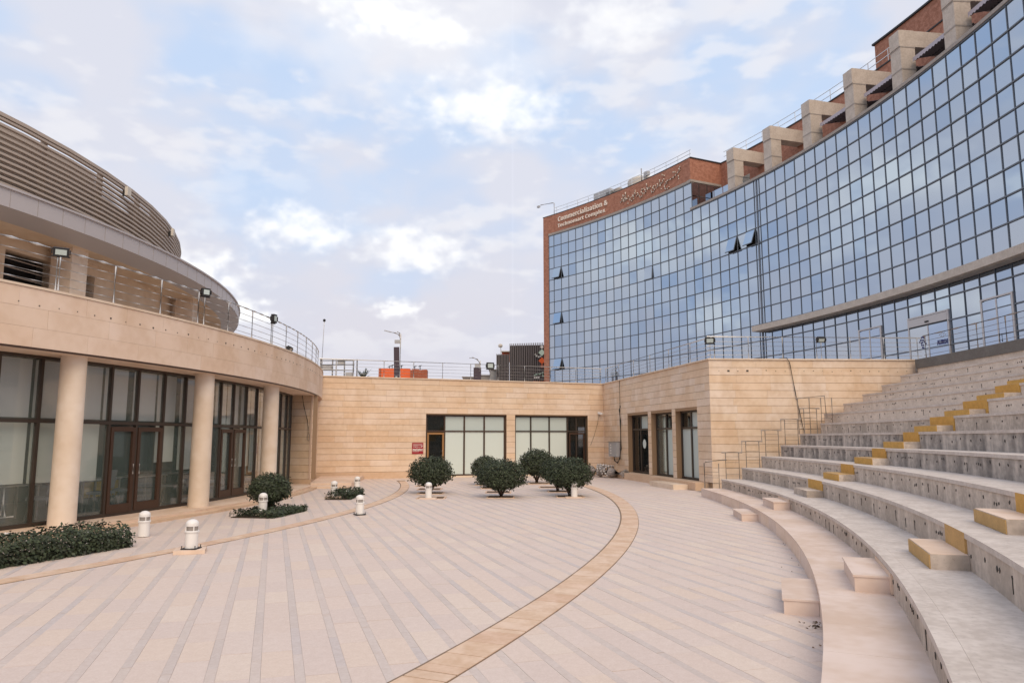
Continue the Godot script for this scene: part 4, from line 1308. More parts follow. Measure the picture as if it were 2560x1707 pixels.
	for q in strokes:
		var pts := []
		for i in range(0, q.size(), 2): pts.append(FP(q[i], q[i + 1], 0.07))
		b = MB.new()
		b.tube(pts, 0.056, 6)
		part(sg, "letter_stroke", b, M.lettering)
	# things on the roof
	var o := thing("roof_railing", "thin pale railing along the roof edge of the brick topped block", "railing", FP(34, 21.27, -0.2))
	for y in [0.35, 0.62]:
		b = MB.new()
		b.arc(FR + 0.18, FR + 0.21, 21.27 + y, 21.30 + y, 25.6 * d360, 41.6 * d360, 1.0, CX, FD)
		part(o, "rail", b, M.steel)
	for i in 13:
		b = MB.new()
		b.box(FP(25.7 + i * 1.3, 21.58, -0.2), Vector3(0.03, 0.64, 0.03), FB(30))
		part(o, "post", b, M.steel)
	o = thing("roof_railing", "thin pale railing above the set back brick storey behind the concrete frames", "railing", FP(14, 21.27, -2.8))
	for y in [0.4, 0.75]:
		b = MB.new()
		b.arc(60.2, 60.23, 21.27 + y, 21.30 + y, 10.5 * d360, 25.2 * d360, 1.0, CX, FD)
		part(o, "rail", b, M.steel)
	for i in 10:
		b = MB.new()
		b.box(FP(11.0 + i * 1.5, 21.64, -2.82), Vector3(0.03, 0.74, 0.03), FB(15))
		part(o, "post", b, M.steel)
	o = thing("air_conditioner", "long grey air conditioning unit on the roof behind the lettering", "air conditioner", FP(36, 21.27, -1.5))
	b = MB.new()
	b.box(FP(36.4, 21.75, -1.4), Vector3(2.0, 0.85, 1.2), FB(36.4))
	part(o, "casing", b, M.grey_box)
	b = MB.new()
	b.lathe(FP(35.0, 21.3, -1.4), [Vector2(0.45, 0.0), Vector2(0.45, 0.7), Vector2(0.25, 0.85), Vector2(0.0, 0.85)], 16)
	part(o, "fan_cowl", b, M.ledge)
	b = MB.new()
	b.box(FP(35.6, 21.72, -0.9), Vector3(0.5, 0.5, 0.3), FB(36.4))
	part(o, "outlet", b, M.slat_dark)
	o = thing("water_tank", "round cream water tank on the roof behind the lettering", "tank", FP(32.9, 21.27, -2))
	b = MB.new()
	b.lathe(FP(33.0, 21.27, -2.0), [Vector2(1.15, 0.0), Vector2(1.15, 0.95), Vector2(1.0, 1.12), Vector2(0.0, 1.2)], 24)
	part(o, "drum", b, M.cream)
	b = MB.new()
	b.tube([FP(32.2, 21.3, -1.2), FP(32.2, 22.9, -1.2)], 0.05, 6); b.box(FP(31.8, 22.4, -1.4), Vector3(0.4, 0.3, 0.3), FB(32))
	part(o, "vent_pipe", b, M.grey_box)
	o = thing("roof_lamp", "thin bent lamp pole overhanging the brick corner of the roof", "lamp", FP(41.5, 21.27, -0.2))
	b = MB.new()
	b.tube([FP(41.6, 21.27, -0.2), FP(41.6, 22.35, -0.2), FP(41.75, 22.42, -0.2), FP(43.0, 22.45, 0.1)], 0.045, 6)
	part(o, "pole", b, M.grey_box)
	b = MB.new()
	b.box(FP(43.2, 22.33, 0.15), Vector3(0.28, 0.16, 0.16), FB(42))
	part(o, "head", b, M.grey_box)

func beyond_terrace():
	var b: MB
	var Y := 4.495
	var lbl := ["tall pale lamp post with dark banner and angled lamp arm beyond the far wall", "lamp post with curved arm and short dark banner beside the slatted building"]
	for k in 2:
		var x: float = [-7.42, -2.72][k]
		var d: float = [48.0, 60.0][k]
		var top: float = [8.55, 8.05][k]
		var o := thing("lamp_post", lbl[k], "lamp post", G(x, d, Y))
		b = MB.new()
		b.tube([G(x + 0.12, d, Y), G(x + 0.12, d, top)], [0.07, 0.05], 10)
		part(o, "pole", b, M.white_paint)
		b = MB.new()
		b.box(G(x - 0.10, d, [6.55, 6.6][k]), Vector3([0.36, 0.62][k], [2.3, 1.75][k], 0.05), Basis(Vector3.BACK, [0.03, 0.0][k]))
		part(o, "banner", b, M.banner)
		if k == 0:
			b = MB.new()
			for q in 4: b.box(G(x - 0.1, d - 0.03, 5.75 - q * 0.14), Vector3(0.12, 0.08, 0.012), Basis(Vector3.BACK, q * 0.5))
			part(o, "banner_print", b, M.frosted_dim)
		b = MB.new()
		if k == 0:
			b.tube([G(x + 0.12, d, 8.2), G(x + 0.02, d, 8.5), G(x - 0.2, d, 8.62), G(x - 0.6, d, 8.7)], [0.05, 0.05, 0.045, 0.04], 8); b.tube([G(x + 0.12, d, 8.35), G(x + 0.05, d, 8.62), G(x - 0.1, d, 8.7)], 0.045, 8)
		else:
			b.tube([G(x + 0.15, d, 7.3), G(x + 0.12, d, 7.8), G(x - 0.1, d, 8.15), G(x - 0.45, d, 8.3), G(x - 0.75, d, 8.28)], [0.06, 0.06, 0.06, 0.05, 0.04], 8)
		part(o, "arm", b, M.lens)
		b = MB.new()
		if k == 0:
			b.box(G(x - 0.75, d, 8.74), Vector3(0.42, 0.05, 0.14), Basis(Vector3.BACK, -0.25)); b.box(G(x - 0.08, d, 8.05), Vector3(0.35, 0.22, 0.2))
		else:
			b.box(G(x - 0.1, d, 7.65), Vector3(0.42, 0.3, 0.2))
		part(o, "lamp_head", b, M.grey_box)
	# orange kiosk
	var o := thing("orange_kiosk", "bright orange kiosk wall next to rust red ribbed panels beyond the far wall", "kiosk", G(-8.3, 55, Y))
	b = MB.new()
	b.box(G(-8.75, 55.6, 5.72), Vector3(2.15, 2.45, 1.2), Basis(Vector3.UP, 0.12))
	part(o, "front", b, M.orange)
	b = MB.new()
	b.box(G(-9.86, 55.5, 5.72), Vector3(0.16, 2.46, 1.2))
	part(o, "corner_post", b, M.orange_dull)
	for i in 12:
		b = MB.new()
		b.box(G(-7.42 + i * 0.075 + (0.22 if i > 6 else 0.0), 55.0 + (i % 2) * 0.03, 5.72 - (0.05 if i > 6 else 0.0)), Vector3(0.06, 2.4, 0.06))
		part(o, "rib", b, M.orange_dull)
	b = MB.new()
	b.box(G(-6.98, 55.4, 5.68), Vector3(1.25, 2.35, 0.6))
	part(o, "side_wall", b, M.orange_dull)
	for q in [[-9.2, 0.22], [-9.0, 0.3], [-8.3, 0.26], [-7.3, 0.2], [-6.9, 0.26]]:
		b = MB.new()
		b.tube([G(q[0], 55.3, 6.9), G(q[0], 55.3, 6.95 + q[1])], 0.05, 6); b.tube([G(q[0] - 0.12, 55.3, 6.95 + q[1] * 0.6), G(q[0] + 0.12, 55.3, 6.95 + q[1])], 0.03, 5)
		part(o, "roof_fitting", b, M.black)
	# steel billboard frame
	o = thing("steel_frame", "open dark steel frame with a few grey panels behind the railing corner", "frame", G(-9.5, 40, Y))
	for x in [-10.4, -9.75, -9.55, -9.1, -8.62, -8.42]:
		b = MB.new()
		b.box(G(x, 40, 5.25), Vector3(0.06, 1.6, 0.06))
		part(o, "upright", b, M.grey_box if x == -9.55 else M.chair_grey)
	for y in [4.85, 5.1, 5.45, 5.75, 5.98]:
		b = MB.new()
		b.box(G(-9.5, 40.04, y), Vector3(1.85, 0.05, 0.04))
		part(o, "rail", b, M.chair_grey)
	for q in [[-9.3, 5.87, 0.4, 0.3], [-10.1, 5.6, 0.6, 0.28], [-9.3, 4.9, 0.45, 0.25], [-8.85, 5.2, 0.4, 0.3]]:
		b = MB.new()
		b.box(G(q[0], 40.08, q[1]), Vector3(q[2], q[3], 0.03))
		part(o, "panel", b, M.grey_box)
	o = thing("flag_pole", "thin pale pole with small dark fittings rising beyond the steel frame", "pole", G(-15.4, 60, Y))
	b = MB.new()
	b.tube([G(-15.6, 60, Y), G(-15.42, 60, 11.3)], [0.05, 0.03], 6)
	part(o, "pole", b, M.white_paint)
	for y in [8.1, 11.35]:
		b = MB.new()
		b.lathe(G(-15.42 - (11.35 - y) * 0.04, 60, y), [Vector2(0.0, -0.12), Vector2(0.11, -0.05), Vector2(0.11, 0.1), Vector2(0.0, 0.16)], 8)
		part(o, "fitting", b, M.black)
	o = thing("pot_plant", "small spiky plant on the terrace behind the far wall", "plant", G(-8.05, 40, Y))
	b = MB.new()
	b.colored = true
	for i in 26:
		var a := rng.randf() * TAU
		var l := rng.randf_range(0.25, 0.5)
		b.col = Color(0.05, 0.06, 0.05)
		var p := G(-8.05, 40, 5.0)
		var e := p + Vector3(cos(a) * l, rng.randf_range(0.05, 0.6), sin(a) * l)
		var s := Vector3(-sin(a), 0, cos(a)) * 0.05
		b.quad(p - s, p + s, e + s * 0.4, e - s * 0.4)
	part(o, "leaves", b, M.leaf)
	b = MB.new()
	b.lathe(G(-8.05, 40, Y), [Vector2(0.14, 0.0), Vector2(0.2, 0.5), Vector2(0.0, 0.5)], 10)
	part(o, "pot", b, M.cream)
	# low grey blocks far behind
	var n := 0
	for q in [[-5.2, -3.9, 8.15, 78], [-3.9, -1.7, 8.5, 80], [-2.3, -1.5, 8.75, 76]]:
		o = thing("distant_building", ["low dark flat roofed building far beyond the far wall", "long low beige flat roofed building beyond the lamp post", "small grey box building beside the slatted facade"][n], "building", G(q[0], q[3], Y))
		b = MB.new()
		b.prism([Vector2(q[0], q[3]), Vector2(q[1], q[3] + 0.4), Vector2(q[1], q[3] + 6), Vector2(q[0], q[3] + 6)], Y, q[2])
		part(o, "walls", b, [M.lens, M.ledge, M.grey_box][n])
		b = MB.new()
		b.prism([Vector2(q[0] - 0.1, q[3] - 0.1), Vector2(q[1] + 0.1, q[3] + 0.3), Vector2(q[1] + 0.1, q[3] + 6), Vector2(q[0] - 0.1, q[3] + 6)], q[2], q[2] + 0.1)
		part(o, "roof", b, M.ledge)
		n += 1
	# slatted black building with the fragment of its sign
	o = thing("slatted_building", "black building clad in vertical grey slats with an orange and white sign", "building", G(1, 75, Y))
	b = MB.new()
	b.box(G(-0.95, 77.3, 7.35), Vector3(1.3, 5.8, 4.0))
	part(o, "low_block", b, M.slat_back)
	b = MB.new()
	b.prism([Vector2(-0.25, 75.3), Vector2(7.0, 74.2), Vector2(7.0, 82), Vector2(-0.25, 82)], Y, 11.2)
	part(o, "tall_block", b, M.slat_back)
	for i in 9:
		b = MB.new()
		b.box(G(-1.56 + i * 0.155, 75.2, 7.4), Vector3(0.075, 5.85, 0.12))
		part(o, "slat", b, M.slat_grey)
	for i in 36:
		var x := -0.2 + i * 0.185
		b = MB.new()
		b.box(G(x, 75.15 - (x + 0.2) * 0.152, 8.0), Vector3(0.09, 6.75 + i * 0.006, 0.12))
		part(o, "slat", b, M.slat_grey)
	var bs := Basis(Vector3.UP, 0.15)
	var SG := func(x: float, y: float) -> Vector3: return G(x, 74.9 - (x + 0.2) * 0.152, y)
	var sg := thing("slat_sign", "fragment of an orange, white and pale green sign on the black slats", "sign", G(3, 74.5, 8))
	for q in [[3.02, 10.95, 0.26, "lettering_white"], [3.02, 10.38, 0.5, "pale_green"], [3.03, 9.55, 0.5, "orange"], [3.02, 9.0, 0.28, "orange_dull"]]:
		b = MB.new()
		b.box(SG.call(q[0], q[1]), Vector3(q[2], q[2], 0.06), bs * Basis(Vector3.BACK, PI / 4))
		part(sg, "diamond", b, M[q[3]])
	b = MB.new()
	b.tube([SG.call(2.35, 10.25), SG.call(2.5, 10.02), SG.call(2.75, 9.92), SG.call(2.95, 10.0)], 0.13, 6)
	part(sg, "letter_stroke", b, M.lettering_white)
	b = MB.new()
	b.tube([SG.call(2.25, 8.05), SG.call(2.45, 8.16), SG.call(2.85, 8.2), SG.call(2.95, 8.3)], 0.09, 6); b.tube([SG.call(3.1, 8.4), SG.call(3.12, 7.95), SG.call(3.4, 7.9)], 0.09, 6)
	part(sg, "letter_stroke", b, M.pale_green)
	for i in 3:
		b = MB.new()
		b.box(SG.call(2.3 + i * 0.2, 7.86), Vector3(0.15, 0.15, 0.06), bs * Basis(Vector3.BACK, PI / 4))
		part(sg, "dot", b, M.lettering_white)
	text(sg, "FANA", 1.15, SG.call(2.72, 7.3), bs, M.orange, 0.36, true, 0.05)
	for i in 14:
		b = MB.new()
		b.box(G(0.2 + i * 0.26, 74.3, 6.4), Vector3(0.07, 0.9, 0.05))
		part(sg, "lower_slat", b, M.grey_box)
	o = thing("orange_roof_sign", "small orange sign box on the roof behind the slats", "sign", G(-0.6, 80, 10))
	b = MB.new()
	b.box(G(-0.5, 80, 10.5), Vector3(1.2, 1.0, 0.8))
	part(o, "box", b, M.orange)
	b = MB.new()
	b.box(G(-0.5, 79.5, 11.05), Vector3(1.3, 0.1, 0.9))
	part(o, "top", b, M.cream)
	o = thing("round_lamp", "round pale lamp on a thin mast above the slatted building", "lamp", G(-1.2, 79, 10))
	b = MB.new()
	b.tube([G(-1.2, 79, 7.0), G(-1.2, 79, 11.4)], 0.04, 6)
	part(o, "mast", b, M.cream)
	b = MB.new()
	b.lathe(G(-1.25, 79, 11.65), [Vector2(0, -0.24), Vector2(0.2, -0.15), Vector2(0.25, 0.0), Vector2(0.2, 0.15), Vector2(0, 0.24)], 12)
	part(o, "globe", b, M.cream)

func rail_run(label: String, path: Array, top: float, low: float, posts: Array, dark := false) -> Node3D:
	var o := thing("terrace_railing", label, "railing", posts[0], "")
	var up := func(l: Array, y: float) -> Array: return l.map(func(p): return Vector3(p.x, y, p.z))
	var b := MB.new()
	b.tube(up.call(path, top), 0.027, 8)
	part(o, "handrail", b, M.steel if not dark else M.steel_dull)
	for k in 4:
		b = MB.new()
		b.tube(up.call(path, lerpf(low, top, 0.18 + k * 0.2)), 0.009, 5)
		part(o, "cable", b, M.steel if not dark else M.steel_dull)
	for p in posts:
		b = MB.new()
		b.tube([Vector3(p.x, low, p.z), Vector3(p.x, top - 0.01, p.z)], 0.023, 8)
		part(o, "post", b, M.steel if not dark else M.steel_dull)
	return o

func floodlight(label: String, at: Vector3, aim: Basis, size: Vector3, drop: float, pale: bool):
	var o := thing("floodlight", label, "floodlight", at)
	var b := MB.new()
	b.box(at, size, aim)
	part(o, "housing", b, M.black)
	b = MB.new()
	b.box(at + aim.z * (size.z * 0.5 + 0.004), Vector3(size.x * 0.7, size.y * 0.6, 0.008), aim)
	part(o, "glass", b, M.frosted_dim if pale else M.lens)
	b = MB.new()
	b.box(at - aim.x * (size.x * 0.5 + 0.015), Vector3(0.02, size.y * 0.5, size.z * 1.3), aim); b.box(at + aim.x * (size.x * 0.5 + 0.015), Vector3(0.02, size.y * 0.5, size.z * 1.3), aim)
	b.box(at - Vector3.UP * (size.y * 0.55) - aim.z * 0.03, Vector3(size.x + 0.05, 0.02, 0.04), aim)
	part(o, "bracket", b, M.black)
	b = MB.new()
	b.tube([at - Vector3.UP * (size.y * 0.5) - aim.z * 0.03, at - Vector3.UP * drop - aim.z * 0.03], 0.02, 8)
	part(o, "stem", b, M.steel)

func railings():
	var path := []
	var posts := []
	for i in 47:
		path.append(PL(32.15, -28.0 + i * 0.9))
	for i in 17: posts.append(PL(32.15, -27.3 + i * 2.5))
	rail_run("curved cable railing on top of the round building's fascia", path, 5.38, 4.545, posts)
	var A := Vector2(-8.54, 32.635); var B := Vector2(4.633, 37.559); var C := Vector2(6.853, 25.633); var D := Vector2(14.56, 25.97)
	var run := func(a: Vector2, b: Vector2, first: float, step: float, off: float) -> Array:
		var dir := (b - a).normalized()
		var nn := Vector2(-dir.y, dir.x) * off
		var ps := []
		var k := first
		while k < a.distance_to(b) - 0.05:
			ps.append(G(a.x + dir.x * k + nn.x, a.y + dir.y * k + nn.y)); k += step
		return [[G(a.x + nn.x, a.y + nn.y), G(b.x + nn.x, b.y + nn.y)], ps]
	var q: Array = run.call(A, B, 0.13, 1.385, 0.12)
	rail_run("straight cable railing along the top of the far wall", q[0], 5.31, 4.55, q[1])
	q = run.call(B, C, 0.1, 2.05, 0.12)
	rail_run("cable railing above the wall with three tall windows", q[0], 5.31, 4.55, q[1])
	q = run.call(C, D, 0.25, 1.22, 0.12)
	rail_run("cable railing above the plain stone wall by the stairs", q[0], 5.33, 4.55, q[1])
	path = []
	posts = []
	for i in 30: path.append(PL(53.85, 2.4 - i * 1.0))
	for i in 18: posts.append(PL(53.85, 2.3 - i * 1.5))
	rail_run("curved dark cable railing above the topmost seating tier", path, 5.34, 4.52, posts, true)
	# floodlights
	var toward := Basis(Vector3.UP, 0.3)
	floodlight("large floodlight clipped to the curved railing above the first column", PL(32.22, -17.3, 5.33), RB(-17.3) * Basis(Vector3.UP, -0.7) * Basis(Vector3.RIGHT, 0.35), Vector3(0.27, 0.17, 0.07), 0.75, true)
	floodlight("square floodlight with round lens on the curved railing by the canopy end", PL(32.22, -9.5, 5.39), RB(-9.5) * Basis(Vector3.UP, -0.6), Vector3(0.2, 0.2, 0.1), 0.8, true)
	floodlight("floodlight on the curved railing above the third column", PL(32.22, -2.3, 5.38), RB(-2.3) * Basis(Vector3.UP, -0.2), Vector3(0.18, 0.26, 0.1), 0.8, true)
	floodlight("small floodlight lying at the foot of the curved railing", PL(32.2, 0.6, 4.66), RB(0.6) * Basis(Vector3.RIGHT, 0.6), Vector3(0.34, 0.16, 0.1), 0.1, false)
	floodlight("open framed floodlight on the far wall railing", G(-1.05, 35.4, 5.24), toward, Vector3(0.36, 0.32, 0.1), 0.7, true)
	floodlight("floodlight at the railing corner above the three tall windows", G(6.95, 25.75, 5.2), Basis(Vector3.UP, -0.2) * Basis(Vector3.RIGHT, 0.3), Vector3(0.32, 0.24, 0.1), 0.65, true)
	floodlight("floodlight on the railing over the slack cable", G(10.9, 25.85, 5.24), Basis(Vector3.RIGHT, 0.6), Vector3(0.28, 0.2, 0.1), 0.7, true)
	# stepped stair handrail
	var o := thing("stair_handrail", "stepped steel handrail climbing beside the ends of the seating tiers", "handrail", G(5.9, 24.5))
	var rl := []
	var foot := [[G(6.3, 24.55, 0.0), 1.0], [G(6.76, 24.5, 0.0), 0.98]]
	var low := MB.new()
	low.tube([G(6.3, 24.55, 0.2), G(6.3, 24.55, 0.98), G(6.36, 24.55, 1.03), G(7.02, 24.5, 1.1)], 0.026, 8)
	part(o, "handrail", low, M.steel_dull)
	for k in range(2, 7):
		var e: float = [0, 0, 0.25, 0.4, 0.6, 0.75, 0.9][k] - 0.04
		rl.append(PL(TR(k) + 0.02, e, TH[k] + 0.83)); rl.append(PL(TR(k) + 0.66, e, TH[k] + 0.83))
		foot.append([PL(TR(k) + 0.14, e, TH[k]), 0.83]); foot.append([PL(TR(k) + 0.56, e, TH[k]), 0.83])
	low = MB.new()
	low.tube([PL(TR(6) + 0.15, 1.6, TH[6] + 1.18), PL(TR(7) + 0.35, 1.35, TH[6] + 1.26), PL(TR(7) + 0.36, 1.3, TH[6] + 0.5)], 0.022, 8)
	part(o, "handrail", low, M.steel_dull)
	for z in 3:
		foot.append([PL(TR(6) + 0.2 + z * 0.36, 1.55 - z * 0.08, TH[6]), 1.2])
	foot.append([PL(TR(6) + 1.25, 1.3, TH[6]), 1.2])
	var b := MB.new()
	b.tube(rl, 0.026, 8)
	part(o, "handrail", b, M.steel_dull)
	for f in foot:
		b = MB.new()
		b.tube([f[0], f[0] + Vector3.UP * f[1]], 0.017, 7)
		part(o, "post", b, M.steel_dull)
	for i in range(0, foot.size() - 1, 2):
		for k in 4:
			b = MB.new()
			var y := 0.16 + k * 0.18
			b.tube([foot[i][0] + Vector3.UP * y, foot[i + 1][0] + Vector3.UP * y], 0.008, 5)
			part(o, "bar", b, M.steel_dull)

func leaves(b: MB, p: Vector3, out: Vector3, size: float, bright: float):
	var n := (out + Vector3(rng.randf_range(-1, 1), rng.randf_range(-0.6, 1.2), rng.randf_range(-1, 1)) * 0.9).normalized()
	var s := n.cross(Vector3(rng.randf_range(-1, 1), rng.randf_range(-1, 1), rng.randf_range(-1, 1))).normalized()
	var t := n.cross(s)
	var l := size * rng.randf_range(0.7, 1.3)
	var k := rng.randf_range(0.55, 1.35) * bright
	b.col = Color(0.040 * k, 0.055 * k, 0.026 * k) if rng.randf() < 0.8 else Color(0.055 * k, 0.066 * k, 0.040 * k)
	var mid := p + t * l * 0.5 + n * l * 0.12
	b.tri(p, mid + s * l * 0.32, mid - s * l * 0.32)
	b.tri(mid - s * l * 0.32, mid + s * l * 0.32, p + t * l)

func bush(called: String, rad: Vector3, lift: float, count: int, seed_: int) -> Node3D:
	rng.seed = seed_
	var o := thing(called, "", "bush", Vector3.ZERO)
	var b := MB.new()
	var c := Vector3(0, lift + rad.y, 0)
	for k in 3:
		var a := TAU * k / 3.0 + seed_
		b.tube([Vector3(0.02 * cos(a), 0, 0.02 * sin(a)), Vector3(0.05 * cos(a), lift * 0.8, 0.05 * sin(a)), Vector3(rad.x * 0.45 * cos(a), lift + rad.y * 0.8, rad.z * 0.45 * sin(a))], [0.045, 0.035, 0.012], 6)
	lpart(o, "trunk", b, M.bark)
	var f := FastNoiseLite.new()
	f.seed = seed_; f.frequency = 1.7
	b = MB.new()
	b.colored = true
	for i in count:
		var d := Vector3(rng.randfn(), rng.randfn(), rng.randfn()).normalized()
		var lump := 0.97 + f.get_noise_3dv(d * 2.0) * 0.22 + f.get_noise_3dv(d * 5.0 + Vector3.ONE * 9.0) * 0.22
		if i % 60 == 0: lump *= rng.randf_range(1.0, 1.1)
		var r := lump * (1.0 - pow(rng.randf(), 2.2) * 0.55)
		if d.y < -0.55: r *= 0.86
		leaves(b, c + d * rad * r, d, rng.randf_range(0.04, 0.075), 0.75 + 0.5 * rng.randf() + f.get_noise_3dv(d * 4.0) * 0.4)
	lpart(o, "crown", b, M.leaf)
	return o

func courtyard_things():
	var b: MB
	# tree pits and round bushes
	var pits := [Vector2(-2.44, 22.85), Vector2(-2.66, 24.75), Vector2(-2.92, 26.7), Vector2(-3.2, 28.5), Vector2(-0.35, 23.14), Vector2(-0.46, 25.2), Vector2(-0.7, 27.28), Vector2(-1.0, 29.27), Vector2(1.79, 23.33), Vector2(1.64, 25.55), Vector2(1.42, 27.7), Vector2(1.08, 29.9)]
	for i in 12:
		var p: Vector2 = pits[i]
		var o := thing("tree_pit", "%s square soil pit counted from the bollards in the row %s" % [["first", "second", "third", "fourth"][i % 4], ["under the red sign", "of the wide bush", "by the rolled carpet"][i / 4]], "tree pit", G(p.x, p.y), "square tree pits in rows")
		b = MB.new()
		b.box(G(p.x, p.y, -0.004), Vector3(0.78, 0.024, 0.72))
		part(o, "soil", b, M.soil)
		for e in [[0, 0.385, 0.86, 0.05], [0, -0.385, 0.86, 0.05], [0.405, 0, 0.05, 0.72], [-0.405, 0, 0.05, 0.72]]:
			b = MB.new()
			b.box(G(p.x + e[0], p.y + e[1], 0.004), Vector3(e[2], 0.028, e[3]))
			part(o, "edge", b, M.band1)
	var big := bush("round_bush", Vector3(0.78, 0.50, 0.74), 0.14, 11000, 301)
	var mid := bush("round_bush", Vector3(0.72, 0.52, 0.70), 0.16, 10000, 302)
	var small := bush("round_bush", Vector3(0.58, 0.46, 0.58), 0.18, 8000, 303)
	rng.seed = 900
	for o in [big, mid, small]: o.set_meta("group", "round clipped bushes")
	big.position = G(-0.33, 23.14)
	big.set_meta("label", "wide round bush in the front pit between the two bollards")
	mid.position = G(-2.68, 24.75)
	mid.set_meta("label", "round bush under the red wall sign, behind a bollard")
	small.position = G(-1.02, 29.2)
	small.set_meta("label", "smaller round bush half hidden behind the wide bush in front of the shopfront")
	copy(mid, "round_bush", "round bush just behind the bollard by the rolled carpet", G(1.79, 23.4), 2.1, 1.0)
	copy(small, "round_bush", "round bush squeezed between two others beside the dark shop door", G(1.55, 25.6), 1.0, 1.05)
	copy(small, "round_bush", "far bush under the second shopfront window", G(1.0, 30.4), 4.0, 1.22)
	copy(small, "round_bush", "bush in the middle of the pit row before the frosted window", G(-0.75, 27.3), 3.0, 0.86)
	var lone := copy(small, "round_bush", "loose leafy bush above a flower bed beside the round building", G(-5.92, 18.4), 5.0, 0.86)
	lone.position.y = 0.0
	# hedges
	var beds := [[33.85, 34.72, -36.0, -17.9, 0.38, 24000, "long dark hedge with small white flowers in front of the first column"], [33.9, 34.62, -2.1, 1.3, 0.24, 2600, "small flower bed between two bollards before the stone pier"], [33.5, 34.55, -10.6, -7.6, 0.22, 3400, "low flower bed under the loose leafy bush"]]
	for q in beds:
		var o := thing("flower_hedge", q[6], "hedge", PL((q[0] + q[1]) * 0.5, q[3]))
		b = MB.new()
		b.arc(q[0] + 0.06, q[1] - 0.08, -0.005, 0.018, q[2], q[3], 1.0)
		part(o, "soil", b, M.soil)
		var f := FastNoiseLite.new()
		f.seed = 31; f.frequency = 1.1
		b = MB.new()
		b.colored = true
		var w := MB.new()
		for i in q[5]:
			var a := rng.randf_range(q[2], q[3])
			var face := rng.randf() < 0.4
			var k := rng.randf_range(0.82, 1.1) if face else rng.randf_range(-1, 1)
			var r: float = lerpf(q[0], q[1], k * 0.5 + 0.5)
			var p := PL(r, a)
			var hh: float = q[4] * (1.0 + f.get_noise_3dv(p * 2.2) * 0.45) * (1.0 - 0.18 * pow(minf(absf(k), 1.0), 4.0))
			if q[5] == 3400: hh *= 0.55 + 0.6 * absf(f.get_noise_2d(a * 2.0, r * 3.0))
			var y: float = hh * (rng.randf() if face else 1.0 - pow(rng.randf(), 1.6) * 0.95)
			p.y = y
			var out := Vector3(cos(deg_to_rad(a)) * k, 0.3 + y / hh * 0.7, -sin(deg_to_rad(a)) * k)
			leaves(b, p, out, 0.062, 1.0)
			if rng.randf() < 0.0035 and y > hh * 0.7:
				for z in 4:
					w.box(p + Vector3(rng.randf_range(-0.03, 0.03), 0.03, rng.randf_range(-0.03, 0.03)), Vector3(0.022, 0.012, 0.022), Basis(Vector3(1, 1, 0).normalized(), rng.randf() * 3.0))
		part(o, "foliage", b, M.leaf)
		if w.v.size(): part(o, "flowers", w, M.petal).set_meta("kind", "stuff")
	# bollards
	var kinds := []
	for k in 2:
		var o := thing("bollard_light", "", "bollard light", Vector3.ZERO, "white bollard lights")
		b = MB.new()
		b.lathe(Vector3.ZERO, [Vector2(0.0, 0.0), Vector2(0.098, 0.0), Vector2(0.098, 0.255), Vector2(0.0, 0.256)], 22)
		lpart(o, "post", b, M.white_paint)
		b = MB.new()
		b.lathe(Vector3.ZERO, [Vector2(0.0, 0.256), Vector2(0.110, 0.256), Vector2(0.112, 0.275), Vector2(0.102, 0.284), Vector2(0.0, 0.284)], 22)
		lpart(o, "collar", b, M.white_paint)
		b = MB.new()
		b.lathe(Vector3.ZERO, [Vector2(0.0, 0.284), Vector2(0.088, 0.284), Vector2(0.088, 0.352), Vector2(0.0, 0.352)], 22)
		lpart(o, "lens", b, M.lens)
		for i in 4:
			b = MB.new()
			b.box(Vector3(0.092 * cos(TAU * i / 4 + 0.9), 0.318, 0.092 * sin(TAU * i / 4 + 0.9)), Vector3(0.014, 0.07, 0.014))
			lpart(o, "rib", b, M.white_paint)
		b = MB.new()
		var prof := [Vector2(0.0, 0.352), Vector2(0.100, 0.352), Vector2(0.100, 0.385)]
		for i in 7: prof.append(Vector2(0.100 * cos(PI / 2 * (i + 1) / 7.0), 0.385 + 0.075 * sin(PI / 2 * (i + 1) / 7.0)))
		b.lathe(Vector3.ZERO, prof, 22)
		lpart(o, "dome", b, M.white_paint)
		if k == 0:
			b = MB.new()
			b.box(Vector3(0, 0.008, 0), Vector3(0.24, 0.016, 0.24))
			lpart(o, "base_plate", b, M.black)
			for i in 4:
				b = MB.new()
				b.tube([Vector3(0.105 if i & 1 else -0.105, 0.0, 0.105 if i & 2 else -0.105), Vector3(0.105 if i & 1 else -0.105, 0.055, 0.105 if i & 2 else -0.105)], 0.011, 6)
				lpart(o, "bolt", b, M.black)
		kinds.append(o)
	var spots := [[-5.09, 12.05, 0, 1, "white bollard light with black bolts on a stone block over the curved band"], [-3.6, 17.85, 0, 0, "white bollard light with black bolts standing on the curved band alone"], [-6.78, 13.95, 1, 0, "white bollard light touching the end of the long hedge"], [-5.88, 17.8, 1, 1, "white bollard light on a block in front of the loose leafy bush"], [-5.37, 22.7, 1, 1, "white bollard light on a block at the corner of the small flower bed"], [-5.42, 26.3, 1, 0, "white bollard light behind the small flower bed by the stone landing"], [-2.5, 22.55, 1, 2, "white bollard light in front of the bush under the red sign"], [1.9, 22.95, 1, 2, "white bollard light in front of the bush by the rolled carpet"]]
	var done := [false, false]
